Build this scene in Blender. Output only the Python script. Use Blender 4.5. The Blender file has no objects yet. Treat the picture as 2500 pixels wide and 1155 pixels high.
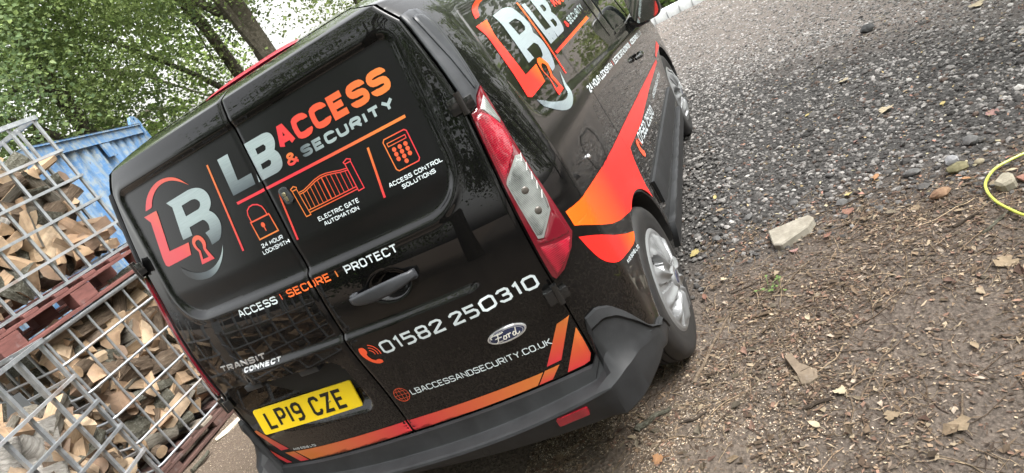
import bpy, bmesh, math, random
import numpy as np
from mathutils import Matrix, Vector
from mathutils.geometry import tessellate_polygon

C = bpy.context.scene.collection
SC = bpy.context.scene
rnd = random.Random(7)
PI = math.pi

# ------------------------------------------------------------------ camera, sky, sun, exposure
cam_d = bpy.data.cameras.new('camera')
cam = bpy.data.objects.new('camera', cam_d)
C.objects.link(cam)
CAM_P = Vector((1.50409, -1.52278, 1.58699))
yaw, pitch, roll = 0.45801, -0.32778, -0.53057
f_ = Vector((-math.sin(yaw) * math.cos(pitch), math.cos(yaw) * math.cos(pitch), math.sin(pitch)))
r_ = Vector((math.cos(yaw), math.sin(yaw), 0))
u_ = r_.cross(f_)
r2 = math.cos(roll) * r_ + math.sin(roll) * u_
u2 = -math.sin(roll) * r_ + math.cos(roll) * u_
M = Matrix((r2, u2, -f_)).transposed().to_4x4()
M.translation = CAM_P
cam.matrix_world = M
cam_d.sensor_width = 36.0
cam_d.lens = 1552.35 / 2500 * 36
cam_d.clip_start = 0.02
cam_d.clip_end = 500
SC.camera = cam

world = bpy.data.worlds.new('World')
SC.world = world
world.use_nodes = True
wn = world.node_tree
wn.nodes.clear()
sky = wn.nodes.new('ShaderNodeTexSky')
sky.sky_type = 'NISHITA'
sky.sun_disc = False
SUN_EL, SUN_AZ = math.radians(56), math.radians(95)
sky.sun_elevation = SUN_EL
sky.sun_rotation = SUN_AZ
sky.air_density = 2.0
sky.dust_density = 6.0
sky.ozone_density = 1.0
hs = wn.nodes.new('ShaderNodeHueSaturation')
hs.inputs['Saturation'].default_value = 0.12
bg = wn.nodes.new('ShaderNodeBackground')
bg.inputs['Strength'].default_value = 0.15
wo = wn.nodes.new('ShaderNodeOutputWorld')
wn.links.new(sky.outputs[0], hs.inputs['Color'])
wn.links.new(hs.outputs[0], bg.inputs['Color'])
wn.links.new(bg.outputs[0], wo.inputs['Surface'])

sun_d = bpy.data.lights.new('sun', 'SUN')
sun_d.energy = 0.9
sun_d.angle = math.radians(40)
sun_d.color = (1.0, 0.975, 0.94)
sun = bpy.data.objects.new('sun', sun_d)
C.objects.link(sun)
sd = Vector((math.sin(SUN_AZ) * math.cos(SUN_EL), math.cos(SUN_AZ) * math.cos(SUN_EL), math.sin(SUN_EL)))
sun.rotation_euler = sd.to_track_quat('Z', 'Y').to_euler()
sun.location = sd * 30

SC.view_settings.view_transform = 'Standard'
SC.view_settings.look = 'None'
SC.view_settings.exposure = 2.0
SC.view_settings.gamma = 1.0
SC.view_settings.use_curve_mapping = False


# ------------------------------------------------------------------ helpers
def tag(o, label=None, cat=None, group=None, kind=None):
    if label: o['label'] = label
    if cat: o['category'] = cat
    if group: o['group'] = group
    if kind: o['kind'] = kind
    return o


def empty(name, loc=(0, 0, 0), rot=(0, 0, 0), parent=None):
    o = bpy.data.objects.new(name, None)
    C.objects.link(o)
    o.location = loc
    o.rotation_euler = rot
    if parent: o.parent = parent
    o.empty_display_size = 0.1
    return o


def link(name, me, parent=None):
    o = bpy.data.objects.new(name, me)
    C.objects.link(o)
    if parent: o.parent = parent
    return o


def mesh(name, V, F, mats, parent=None, smooth=True, sharp=None, mi=None, cols=None):
    me = bpy.data.meshes.new(name)
    me.from_pydata([tuple(v) for v in V], [], [tuple(f) for f in F])
    for m in (mats if isinstance(mats, (list, tuple)) else [mats]):
        me.materials.append(m)
    if mi is not None:
        me.polygons.foreach_set('material_index', np.asarray(mi, dtype=np.int32))
    if smooth:
        me.polygons.foreach_set('use_smooth', np.ones(len(me.polygons), dtype=bool))
        if sharp: me.set_sharp_from_angle(angle=math.radians(sharp))
    if cols is not None:
        a = me.attributes.new('Col', 'FLOAT_COLOR', 'POINT')
        c4 = np.ones((len(V), 4), dtype=np.float32)
        c4[:, :3] = cols
        a.data.foreach_set('color', c4.ravel())
    me.update()
    return link(name, me, parent)


def bm_obj(name, bm, mats, parent=None, smooth=True, sharp=35):
    bmesh.ops.recalc_face_normals(bm, faces=bm.faces)
    me = bpy.data.meshes.new(name)
    bm.to_mesh(me)
    bm.free()
    for m in (mats if isinstance(mats, (list, tuple)) else [mats]):
        me.materials.append(m)
    if smooth:
        me.polygons.foreach_set('use_smooth', np.ones(len(me.polygons), dtype=bool))
        me.set_sharp_from_angle(angle=math.radians(sharp))
    return link(name, me, parent)


def add_box(bm, lo, hi, bevel=0.0, mat=None):
    r = bmesh.ops.create_cube(bm, size=1.0)
    vs = r['verts']
    for v in vs:
        v.co = Vector([(lo[i] + hi[i]) / 2 + v.co[i] * (hi[i] - lo[i]) for i in range(3)])
        if mat is not None: v.co = mat @ v.co
    if bevel:
        es = list({e for v in vs for e in v.link_edges})
        bmesh.ops.bevel(bm, geom=es, offset=bevel, segments=2, affect='EDGES', profile=0.6)
    return vs


def tube(bm, pts, rad, n=8, cap=True):
    """swept tube along pts; rad number or list"""
    P = [Vector(p) for p in pts]
    rs = rad if isinstance(rad, (list, tuple)) else [rad] * len(P)
    rings = []
    ref = None
    for i, p in enumerate(P):
        t = (P[min(i + 1, len(P) - 1)] - P[max(i - 1, 0)]).normalized()
        if ref is None:
            ref = t.cross(Vector((0, 0, 1)))
            if ref.length < 0.05: ref = t.cross(Vector((1, 0, 0)))
        ref = (ref - t * ref.dot(t)).normalized()
        b = t.cross(ref)
        rings.append([bm.verts.new(p + (ref * math.cos(2 * PI * k / n) + b * math.sin(2 * PI * k / n)) * rs[i]) for k in range(n)])
    for a, b in zip(rings[:-1], rings[1:]):
        for k in range(n):
            bm.faces.new((a[k], a[(k + 1) % n], b[(k + 1) % n], b[k]))
    if cap:
        bm.faces.new(rings[0][::-1])
        bm.faces.new(rings[-1])


def lathe(bm, prof, n, axis='x', center=(0, 0, 0)):
    """prof: list of (axial, radius)"""
    rings = []
    for a, r in prof:
        ring = []
        for k in range(n):
            t = 2 * PI * k / n
            if axis == 'x': p = (center[0] + a, center[1] + r * math.cos(t), center[2] + r * math.sin(t))
            else: p = (center[0] + r * math.cos(t), center[1] + r * math.sin(t), center[2] + a)
            ring.append(bm.verts.new(p))
        rings.append(ring)
    for a, b in zip(rings[:-1], rings[1:]):
        for k in range(n):
            bm.faces.new((a[k], a[(k + 1) % n], b[(k + 1) % n], b[k]))
    return rings


# ------------------------------------------------------------------ materials
def mat(name, col=(.5, .5, .5), rough=.5, metal=0, coat=0, spec=.5, coat_rough=.03):
    m = bpy.data.materials.new(name)
    m.use_nodes = True
    b = m.node_tree.nodes['Principled BSDF']
    b.inputs['Base Color'].default_value = (*col, 1)
    b.inputs['Roughness'].default_value = rough
    b.inputs['Metallic'].default_value = metal
    b.inputs['Coat Weight'].default_value = coat
    b.inputs['Coat Roughness'].default_value = coat_rough
    b.inputs['Specular IOR Level'].default_value = spec
    return m


def nodes(m):
    nt = m.node_tree
    return nt, nt.nodes, nt.links, nt.nodes['Principled BSDF']


def noise(nt, scale, detail=4, rough=.55, vec=None, dist=0):
    n = nt.nodes.new('ShaderNodeTexNoise')
    n.inputs['Scale'].default_value = scale
    n.inputs['Detail'].default_value = detail
    n.inputs['Roughness'].default_value = rough
    n.inputs['Distortion'].default_value = dist
    if vec is not None: nt.links.new(vec, n.inputs['Vector'])
    return n.outputs[0]


def ramp(nt, fac, stops):
    r = nt.nodes.new('ShaderNodeValToRGB')
    e = r.color_ramp.elements
    while len(e) < len(stops): e.new(.5)
    for i, (p, c) in enumerate(stops):
        e[i].position = p
        e[i].color = (*c, 1) if len(c) == 3 else c
    nt.links.new(fac, r.inputs[0])
    return r.outputs[0]


def coords(nt, out='Object', scale=None):
    t = nt.nodes.new('ShaderNodeTexCoord')
    o = t.outputs[out]
    if scale:
        mp = nt.nodes.new('ShaderNodeMapping')
        mp.inputs['Scale'].default_value = scale
        nt.links.new(o, mp.inputs['Vector'])
        o = mp.outputs[0]
    return o


def bump(nt, b, h, strength=.3, dist=.01):
    n = nt.nodes.new('ShaderNodeBump')
    n.inputs['Strength'].default_value = strength
    n.inputs['Distance'].default_value = dist
    nt.links.new(h, n.inputs['Height'])
    nt.links.new(n.outputs[0], b.inputs['Normal'])


def mixc(nt, fac, a, b):
    n = nt.nodes.new('ShaderNodeMix')
    n.data_type = 'RGBA'
    for sock, v in ((n.inputs[0], fac), (n.inputs[6], a), (n.inputs[7], b)):
        if hasattr(v, 'is_linked') or hasattr(v, 'node'): nt.links.new(v, sock)
        else: sock.default_value = v if not isinstance(v, tuple) else (*v, 1)
    return n.outputs[2]


def paint_black():
    m = mat('black_paint', (.005, .005, .0055), .30, 0, 1.0, .06, .012)
    nt, N, L, b = nodes(m)
    b.inputs['Coat IOR'].default_value = 1.42
    co = coords(nt)
    dust = noise(nt, 9, 6, .65, co)
    # road film: heavier low down, in drifts
    sx = N.new('ShaderNodeSeparateXYZ')
    L.new(co, sx.inputs[0])
    mr = N.new('ShaderNodeMapRange')
    for k_, v_ in (('From Min', .95), ('From Max', .35), ('To Min', 0), ('To Max', 1)): mr.inputs[k_].default_value = v_
    L.new(sx.outputs[2], mr.inputs['Value'])
    fine = noise(nt, 120, 5, .75, co)
    mu = N.new('ShaderNodeMath'); mu.operation = 'MULTIPLY'
    L.new(mr.outputs[0], mu.inputs[0]); L.new(ramp(nt, fine, [(.45, (0,) * 3), (.8, (1,) * 3)]), mu.inputs[1])
    base_c = ramp(nt, dust, [(.35, (.0015, .0015, .0018)), (.75, (.0048, .0045, .0042))])
    L.new(mixc(nt, mu.outputs[0], base_c, (.034, .028, .022)), b.inputs['Base Color'])
    spk = noise(nt, 260, 2, .5, co)
    L.new(ramp(nt, spk, [(.5, (.006,) * 3), (.85, (.05,) * 3)]), b.inputs['Coat Roughness'])
    return m


M_PAINT = paint_black()


def wrap_mat():
    m = mat('black_wrap_film', (.0030, .0030, .0034), .34, 0, .3, .2, .18)
    nt, N, L, b = nodes(m)
    co = coords(nt)
    bump(nt, b, noise(nt, 180, 3, .5, co), .12, .002)
    return m


M_WRAP = wrap_mat()


def vinyl_mat():
    m = mat('printed_vinyl', (.8, .8, .8), .32, 0, .35, .4, .15)
    nt, N, L, b = nodes(m)
    a = N.new('ShaderNodeAttribute')
    a.attribute_name = 'Col'
    L.new(a.outputs['Color'], b.inputs['Base Color'])
    return m


M_VINYL = vinyl_mat()


def brushed_mat():
    m = mat('brushed_silver_print', (.5, .55, .55), .38, .25, .25, .5, .15)
    nt, N, L, b = nodes(m)
    a = N.new('ShaderNodeAttribute')
    a.attribute_name = 'Col'
    co = coords(nt, scale=(6, 6, 420))
    n = noise(nt, 3, 3, .6, co)
    g = ramp(nt, n, [(.3, (.72, .72, .72)), (.7, (1, 1, 1))])
    mx = N.new('ShaderNodeMix')
    mx.data_type = 'RGBA'
    mx.blend_type = 'MULTIPLY'
    mx.inputs[0].default_value = 1
    L.new(a.outputs['Color'], mx.inputs[6])
    L.new(g, mx.inputs[7])
    L.new(mx.outputs[2], b.inputs['Base Color'])
    return m


M_SILVER = brushed_mat()


def plastic_mat(name, col, rough=.5):
    m = mat(name, col, rough, 0, 0, .3)
    nt, N, L, b = nodes(m)
    co = coords(nt)
    d = noise(nt, 7, 6, .65, co)
    L.new(ramp(nt, d, [(.3, tuple(c * .75 for c in col)), (.8, tuple(c * 1.6 + .004 for c in col))]), b.inputs['Base Color'])
    bump(nt, b, noise(nt, 600, 2, .5, co), .15, .001)
    return m


M_PLASTIC = plastic_mat('grey_textured_plastic', (.0155, .0162, .0175), .52)
M_TRIM = plastic_mat('charcoal_trim', (.034, .036, .040), .32)
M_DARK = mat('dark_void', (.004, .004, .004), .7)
M_BLACKGLOSS = mat('gloss_black_plastic', (.008, .008, .008), .15, 0, .5)


def lens_mat(name, col, rough, sc, lo=.6, hi=1.4, metal=0):
    m = mat(name, col, rough, metal, 1.0, .5, .01)
    nt, N, L, b = nodes(m)
    co = coords(nt)
    w = N.new('ShaderNodeTexWave')
    w.inputs['Scale'].default_value = sc
    w.inputs['Distortion'].default_value = 1.2
    w.inputs['Detail'].default_value = 1
    w.bands_direction = 'Z'
    L.new(co, w.inputs['Vector'])
    big = noise(nt, 14, 3, .5, co)
    k = N.new('ShaderNodeMath'); k.operation = 'ADD'
    s1 = N.new('ShaderNodeMath'); s1.operation = 'MULTIPLY'; s1.inputs[1].default_value = .22
    L.new(w.outputs['Fac'], s1.inputs[0])
    L.new(s1.outputs[0], k.inputs[0]); L.new(big, k.inputs[1])
    L.new(ramp(nt, k.outputs[0], [(.32, tuple(c * lo for c in col)), (.80, tuple(min(1, c * hi) for c in col))]), b.inputs['Base Color'])
    bump(nt, b, w.outputs['Fac'], .2, .002)
    return m


M_RED = lens_mat('red_lens', (.19, .004, .014), .11, 55, .30, 1.7)
M_REDSMOOTH = mat('smooth_red_lens', (.115, .003, .010), .07, 0, 1.0)
M_CLEAR = lens_mat('clear_lens', (.13, .14, .135), .14, 75, .12, 2.4, .4)
M_REFL = lens_mat('reflector_red', (.17, .005, .011), .2, 140, .7, 1.3)


def glass_mat():
    m = mat('tinted_glass', (.01, .013, .012), .02, 0, 0, .6)
    b = nodes(m)[3]
    b.inputs['Transmission Weight'].default_value = .35
    return m


M_GLASS = glass_mat()
M_CHROME = mat('chrome', (.78, .79, .80), .38, .85)
M_OVAL = mat('dark_blue_enamel', (.012, .02, .06), .15, 0, 1.0)
M_HUBSILVER = mat('silver_wheel_paint', (.205, .21, .215), .38, .4, .2)


def rubber():
    m = mat('tyre_rubber', (.022, .022, .023), .62)
    nt, N, L, b = nodes(m)
    co = coords(nt)
    L.new(ramp(nt, noise(nt, 11, 6, .7, co), [(.35, (.008, .008, .009)), (.80, (.024, .022, .020))]), b.inputs['Base Color'])
    bump(nt, b, noise(nt, 90, 3, .5, co), .2, .002)
    return m


M_RUBBER = rubber()
M_PLATE = mat('yellow_plate', (.78, .55, .008), .28, 0, .4, .5, .08)
M_INK = mat('plate_black', (.008, .008, .008), .4)


# ------------------------------------------------------------------ van surfaces
def lerp(x, tab):
    return float(np.interp(x, [t[0] for t in tab], [t[1] for t in tab]))


WZ = [(.22, .89), (.34, .915), (.5, .92), (.62, .9175), (.72, .915), (.95, .905), (1.08, .895), (1.2, .87), (1.35, .84), (1.5, .80), (1.62, .76),
      (1.69, .725), (1.72, .70), (1.748, .645), (1.77, .575), (1.79, .465), (1.805, .34), (1.815, .2)]
# smooth the width curve so no horizontal creases show in the paint
_zz = np.linspace(.2, 1.82, 400)
_ww = np.interp(_zz, [t[0] for t in WZ], [t[1] for t in WZ])
_k = np.exp(-np.linspace(-2, 2, 25) ** 2)
_k /= _k.sum()
_ws = np.convolve(np.pad(_ww, 12, mode='edge'), _k, 'valid')
_bl = np.clip((1.74 - _zz) / .05, 0, 1)
_ws = _ws * _bl + _ww * (1 - _bl)


def halfw(z): return float(np.interp(z, _zz, _ws))


def base(z):
    d = z - .85
    y = 0. if d <= 0 else (.378 * d * d if d < .3 else .034 + .227 * (d - .3))
    if z > 1.68: y += (z - 1.68) ** 2 * 3.0
    if z > 1.73: y += (z - 1.73) * 1.0 + (z - 1.73) ** 2 * 55
    return y


def sm(x):
    x = min(1, max(0, x))
    return x * x * (3 - 2 * x)


def xd(z): return lerp(z, [(.4, .762), (1.39, .757), (1.5, .738), (1.66, .70), (1.73, .645), (1.77, .50), (1.815, .18)])


def R(x, z): return base(z) + .067 * (abs(x) / .75) ** 2.6


def cs(z): return lerp(z, [(.5, .25), (.75, .35), (1.0, .7), (1.4, .9), (1.7, .6)])


def corner(z, n=18):
    w = halfw(z)
    x0 = min(xd(z), w - .02)
    y0 = R(x0, z)
    L = w - x0
    cy = .20
    s = cs(z)
    P0 = np.array((x0, y0))
    P1 = P0 + np.array((L * .45, L * .45 * s))
    P3 = np.array((w, y0 + cy))
    P2 = P3 - np.array((.006, cy * .4))
    t = np.linspace(0, 1, n + 1)[:, None]
    return (1 - t) ** 3 * P0 + 3 * t * (1 - t) ** 2 * P1 + 3 * t * t * (1 - t) * P2 + t ** 3 * P3


_cc = {}


def corner_fine(z):
    k = round(z, 3)
    if k not in _cc: _cc[k] = corner(k, 60)
    return _cc[k]


def crease_z(y): return 1.206 - .09 * (y - .41)


def side_recess(y, z):
    """pressed-in upper panel of the side, above the waist crease"""
    zb = crease_z(y)
    a = sm((z - zb + .010) / .028) * sm((1.615 - z) / .03)
    ye = .335 + .10 * max(0, (z - 1.40) / .2) + .10 * max(0, (1.27 - z) / .08) ** 2
    return .007 * a * sm((y - ye) / .035) * sm((2.95 - y) / .04)


def sidex(y, z):
    c = corner_fine(z)
    if y < c[-1, 1]: x = float(np.interp(y, c[:, 1], c[:, 0]))
    else: x = halfw(z)
    # folded lip round the wheel arches
    lip = 0.
    for ay in (.727, 3.389):
        d = math.hypot(y - ay, z - .316)
        if .375 + .0125 <= d < .375 + .06: lip = .006 * (1 - (d - .375) / .06)
        elif d < .375 + .0125: lip = .005
    return x - side_recess(y, z) + lip


def corner_pt(t, z, off=0.0):
    """t 0..1 round the rear corner (right side), >1 runs on along the side in metres"""
    c = corner_fine(z)
    if t <= 1:
        i = t * 60
        j = int(min(59, max(0, math.floor(i))))
        p = c[j] + (c[j + 1] - c[j]) * (i - j)
        d = c[min(60, j + 2)] - c[max(0, j - 1)]
    else:
        p = np.array((c[-1, 0], c[-1, 1] + t - 1))
        d = np.array((0., 1.))
    n = np.array((d[1], -d[0]))
    n = n / np.linalg.norm(n)
    p = p + n * off
    return Vector((p[0], p[1], z))


def sdbox(x, z, cx, cz, hx, hz, r):
    qx, qz = abs(x - cx) - hx + r, abs(z - cz) - hz + r
    return math.hypot(max(qx, 0), max(qz, 0)) + min(max(qx, qz), 0) - r


SEAM = .018


def win_sd(x, z):
    r = .14 if z < 1.4 else .045
    return sdbox(x, z, 0, (1.135 + 1.658) / 2, .652, (1.658 - 1.135) / 2, r)


def ydoor(x, z):
    y = R(x, z)
    s = win_sd(x, z)
    # outward lip round the window panel, panel itself set in
    kb = sm((1.25 - z) / .09)
    y += (.0075 + .0085 * kb) * sm((.006 - s) / (.030 - .011 * kb))
    y -= .0022 * math.exp(-((s - .014) / .012) ** 2)
    # shelf below the handle
    fx = sm((.56 - abs(x - SEAM)) / .06)
    if z < 1.0: y -= .015 * fx * sm((.905 - z) / .024) * sm((z - .60) / .25)
    if x > SEAM:
        e = math.hypot((x - .285) / .078, (z - 1.0) / .052)
        y += .034 * sm((1.06 - e) / .5)
    else:
        s2 = sdbox(x, z, -.385, .700, .325, .125, .05)
        k = sm((.004 - s2) / .016) * sm((z - .575) / .05)
        y += max(0., .043 + (z - .652) * .2 - y) * k
    # round the edges back into the gaps
    for e in (abs(x - SEAM) - .004, xd(z) - .006 - abs(x)):
        if e < .012: y += .006 * (1 - max(0, e) / .012) ** 2
    return y


# ------------------------------------------------------------------ 2-D prints laid on a surface
def hexc(r, g, b):  # sRGB 0-255 -> linear
    def f(c):
        c /= 255
        return c / 12.92 if c < .04045 else ((c + .055) / 1.055) ** 2.4
    return (f(r), f(g), f(b))


RED, ORG, AMB = hexc(200, 50, 60), hexc(200, 82, 48), hexc(198, 112, 52)
WHT = hexc(206, 216, 220)
SILV, SILD = hexc(164, 180, 182), hexc(82, 92, 98)
FLUO_R, FLUO_O = hexc(226, 36, 30), hexc(238, 96, 14)


def grad(p0, p1, *cs_):
    """colour along the line p0 -> p1 in print space"""
    p0, p1 = np.array(p0, float), np.array(p1, float)
    d = p1 - p0
    dd = d @ d

    def fn(a, b):
        t = min(1, max(0, float((np.array((a, b)) - p0) @ d / dd))) * (len(cs_) - 1)
        i = min(len(cs_) - 2, int(t))
        t -= i
        return [cs_[i][k] * (1 - t) + cs_[i + 1][k] * t for k in range(3)]
    return fn


def flat(c): return lambda a, b: c


def ribbon(pts, t, closed=False):
    """list of quads (4 points) for a stroked polyline with mitred corners"""
    P = [np.array(p, float) for p in pts]
    n = len(P)
    L, Rr = [], []
    for i in range(n):
        a = P[i - 1] if (i > 0 or closed) else None
        b = P[(i + 1) % n] if (i < n - 1 or closed) else None
        d1 = (P[i] - a) if a is not None else (b - P[i])
        d2 = (b - P[i]) if b is not None else d1
        d1 = d1 / (np.linalg.norm(d1) + 1e-12)
        d2 = d2 / (np.linalg.norm(d2) + 1e-12)
        n1, n2 = np.array((-d1[1], d1[0])), np.array((-d2[1], d2[0]))
        m = n1 + n2
        if np.linalg.norm(m) < 1e-6: m = n1
        m = m / np.linalg.norm(m)
        k = t / 2 / max(.45, float(m @ n1))
        L.append(P[i] + m * k)
        Rr.append(P[i] - m * k)
    out = []
    for i in range(n if closed else n - 1):
        j = (i + 1) % n
        out.append([L[i], Rr[i], Rr[j], L[j]])
    return out


def circle(cx, cz, rx, rz=None, n=20):
    rz = rz or rx
    return [(cx + rx * math.cos(2 * PI * k / n), cz + rz * math.sin(2 * PI * k / n)) for k in range(n)]


# squared technical lettering, every glyph strokes on a 4 x 6 box
c_ = .9
_O = [(c_, 0), (4 - c_, 0), (4, c_), (4, 6 - c_), (4 - c_, 6), (c_, 6), (0, 6 - c_), (0, c_)]
GL = {
    'A': (4, [([(0, 0), (1.55, 6), (2.45, 6), (4, 0)], 0), ([(.6, 2), (3.4, 2)], 0)]),
    'B': (4, [([(0, 0), (0, 6), (3.2, 6), (3.8, 5.4), (3.8, 3.8), (3.2, 3.15), (0, 3.15)], 0), ([(3.2, 3.15), (4, 2.5), (4, .7), (3.3, 0), (0, 0)], 0)]),
    'C': (4, [([(4, 4.7), (4, 5.2), (3.2, 6), (c_, 6), (0, 5.1), (0, c_), (c_, 0), (3.2, 0), (4, .8), (4, 1.3)], 0)]),
    'D': (4, [([(0, 0), (0, 6), (3.1, 6), (4, 5.1), (4, .9), (3.1, 0)], 1)]),
    'E': (3.7, [([(3.7, 6), (0, 6), (0, 0), (3.7, 0)], 0), ([(0, 3.1), (3.2, 3.1)], 0)]),
    'G': (4, [([(4, 4.8), (4, 5.2), (3.2, 6), (c_, 6), (0, 5.1), (0, c_), (c_, 0), (4, 0), (4, 2.9), (2.2, 2.9)], 0)]),
    'H': (4, [([(0, 0), (0, 6)], 0), ([(4, 0), (4, 6)], 0), ([(0, 3), (4, 3)], 0)]),
    'I': (.3, [([(.15, 0), (.15, 6)], 0)]),
    'K': (4, [([(0, 0), (0, 6)], 0), ([(3.8, 6), (.9, 3), (4, 0)], 0), ([(0, 3), (.9, 3)], 0)]),
    'L': (3.6, [([(0, 6), (0, 0), (3.6, 0)], 0)]),
    'M': (4.8, [([(0, 0), (0, 6), (2.4, 2.6), (4.8, 6), (4.8, 0)], 0)]),
    'N': (4, [([(0, 0), (0, 6), (4, 0), (4, 6)], 0)]),
    'O': (4, [(_O, 1)]),
    'P': (4, [([(0, 0), (0, 6), (3.2, 6), (4, 5.2), (4, 3.4), (3.2, 2.6), (0, 2.6)], 0)]),
    'R': (4, [([(0, 0), (0, 6), (3.2, 6), (4, 5.2), (4, 3.5), (3.2, 2.7), (0, 2.7)], 0), ([(2.0, 2.7), (4, 0)], 0)]),
    'S': (4, [([(4, 4.8), (4, 5.3), (3.3, 6), (.8, 6), (0, 5.2), (0, 3.9), (.8, 3.1), (3.2, 3.1), (4, 2.3), (4, .8), (3.2, 0), (.7, 0), (0, .7), (0, 1.2)], 0)]),
    'T': (4, [([(0, 6), (4, 6)], 0), ([(2, 6), (2, 0)], 0)]),
    'U': (4, [([(0, 6), (0, c_), (c_, 0), (4 - c_, 0), (4, c_), (4, 6)], 0)]),
    'X': (4, [([(0, 0), (4, 6)], 0), ([(0, 6), (4, 0)], 0)]),
    'Y': (4, [([(0, 6), (2, 3), (4, 6)], 0), ([(2, 3), (2, 0)], 0)]),
    'Z': (4, [([(0, 6), (4, 6), (0, 0), (4, 0)], 0)]),
    '0': (4.4, [([(c_, 0), (4.4 - c_, 0), (4.4, c_), (4.4, 6 - c_), (4.4 - c_, 6), (c_, 6), (0, 6 - c_), (0, c_)], 1)]),
    '1': (1.6, [([(0, 5.0), (1.3, 6), (1.3, 0)], 0)]),
    '2': (4, [([(0, 4.6), (0, 5.2), (.8, 6), (3.2, 6), (4, 5.2), (4, 4.2), (0, .6), (0, 0), (3.9, 0), (3.9, .8)], 0)]),
    '3': (4, [([(0, 4.9), (0, 5.2), (.8, 6), (3.2, 6), (3.9, 5.2), (3.9, 3.9), (3.1, 3.1), (1.3, 3.1)], 0), ([(3.1, 3.1), (4, 2.3), (4, .8), (3.2, 0), (.8, 0), (0, .8), (0, 1.1)], 0)]),
    '4': (4, [([(3, 0), (3, 6), (0, 2), (4, 2)], 0)]),
    '5': (4, [([(3.8, 6), (0, 6), (0, 3.5), (3.1, 3.5), (4, 2.6), (4, .9), (3.1, 0), (.2, 0)], 0)]),
    '8': (4, [([(.8, 3.1), (.1, 3.8), (.1, 5.3), (.8, 6), (3.2, 6), (3.9, 5.3), (3.9, 3.8), (3.2, 3.1)], 1), ([(.8, 3.1), (3.2, 3.1), (4, 2.3), (4, .8), (3.2, 0), (.8, 0), (0, .8), (0, 2.3)], 1)]),
    '9': (4, [([(.2, 0), (3.1, 0), (4, .9), (4, 5.2), (3.2, 6), (.8, 6), (0, 5.2), (0, 3.7), (.8, 2.9), (4, 2.9)], 0)]),
    '.': (.3, [([(.15, 0), (.15, .75)], 0)]),
    '|': (.3, [([(.15, 0), (.15, 6)], 0)]),
    '&': (4.4, [([(4.4, 0), (.7, 4.4), (.7, 5.3), (1.3, 6), (2.5, 6), (3.1, 5.3), (3.1, 4.5), (0, 2.2), (0, .8), (.8, 0), (2.6, 0), (4.3, 2.6)], 0)]),
}


def chaikin(P, closed):
    out = []
    n = len(P)
    for i in range(n if closed else n - 1):
        a, b = np.array(P[i]), np.array(P[(i + 1) % n])
        k = .28
        if closed or i > 0: out.append(tuple(a + (b - a) * k))
        else: out.append(tuple(a))
        if closed or i < n - 2: out.append(tuple(b - (b - a) * k))
        else: out.append(tuple(b))
    return out


def text_quads(s, x0, x1, zb, zt, t, gap=1.7, slope=0.0, slant=0.0):
    """quads of a line of lettering whose ink fills x0..x1, zb..zt"""
    h = zt - zb
    sz = (h - t) / 6
    adv = []
    x = 0
    for ch in s:
        if ch == ' ':
            x += 2.6
            continue
        w, st = GL[ch]
        adv.append((x, st))
        x += w + gap
    W = x - gap
    sx = (x1 - x0 - t) / W
    out = []
    for ox, st in adv:
        for pts, cl in st:
            if t / h > .2 and len(pts) > 5:
                pts = chaikin(pts, cl)
            P = [(x0 + t / 2 + (ox + p[0]) * sx, zb + t / 2 + p[1] * sz) for p in pts]
            P = [(a + slant * (b - zb), b + slope * (a - x0)) for a, b in P]
            out += ribbon(P, t, cl)
    return out


def print_bm(items, maxe):
    """items: list of (polys, holes, colour fn). Returns flat bmesh in (a, 0, b) with a colour layer"""
    V, F, K = [], [], []
    for poly, holes, fn in items:
        bm = bmesh.new()
        loops = [poly] + list(holes)
        tris = tessellate_polygon([[Vector((p[0], p[1], 0)) for p in l] for l in loops])
        vs = [bm.verts.new((p[0], 0, p[1])) for l in loops for p in l]
        for tr in tris:
            try: bm.faces.new([vs[i] for i in tr])
            except ValueError: pass
        for _ in range(7):
            es = [e for e in bm.edges if e.calc_length() > maxe]
            if not es: break
            bmesh.ops.subdivide_edges(bm, edges=es, cuts=1)
            bmesh.ops.triangulate(bm, faces=[f for f in bm.faces if len(f.verts) > 3])
        bm.verts.index_update()
        o = len(V)
        for v in bm.verts:
            V.append(v.co.copy())
            K.append(fn(v.co.x, v.co.z))
        for f in bm.faces: F.append([o + v.index for v in f.verts])
        bm.free()
    bm = bmesh.new()
    cl = bm.verts.layers.float_color.new('Col')
    vs = [bm.verts.new(v) for v in V]
    for v, k in zip(vs, K): v[cl] = (*k, 1)
    for f in F:
        try: bm.faces.new([vs[i] for i in f])
        except ValueError: pass
    return bm


def smooth_poly(P, thr=48, it=2):
    """round the gentle bends of a traced outline, keep its true corners"""
    P = [np.array(p, float) for p in P]
    for _ in range(it):
        out = []
        n = len(P)
        for i in range(n):
            a, b, c = P[i - 1], P[i], P[(i + 1) % n]
            d1, d2 = b - a, c - b
            l1, l2 = np.linalg.norm(d1), np.linalg.norm(d2)
            ang = math.degrees(math.acos(max(-1, min(1, float(d1 @ d2) / (l1 * l2 + 1e-12)))))
            if 6 < ang < thr:
                k = min(l1, l2) * .27
                out += [b - d1 / l1 * k, b + d2 / l2 * k]
            else: out.append(b)
        P = out
    return [tuple(p) for p in P]


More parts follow.
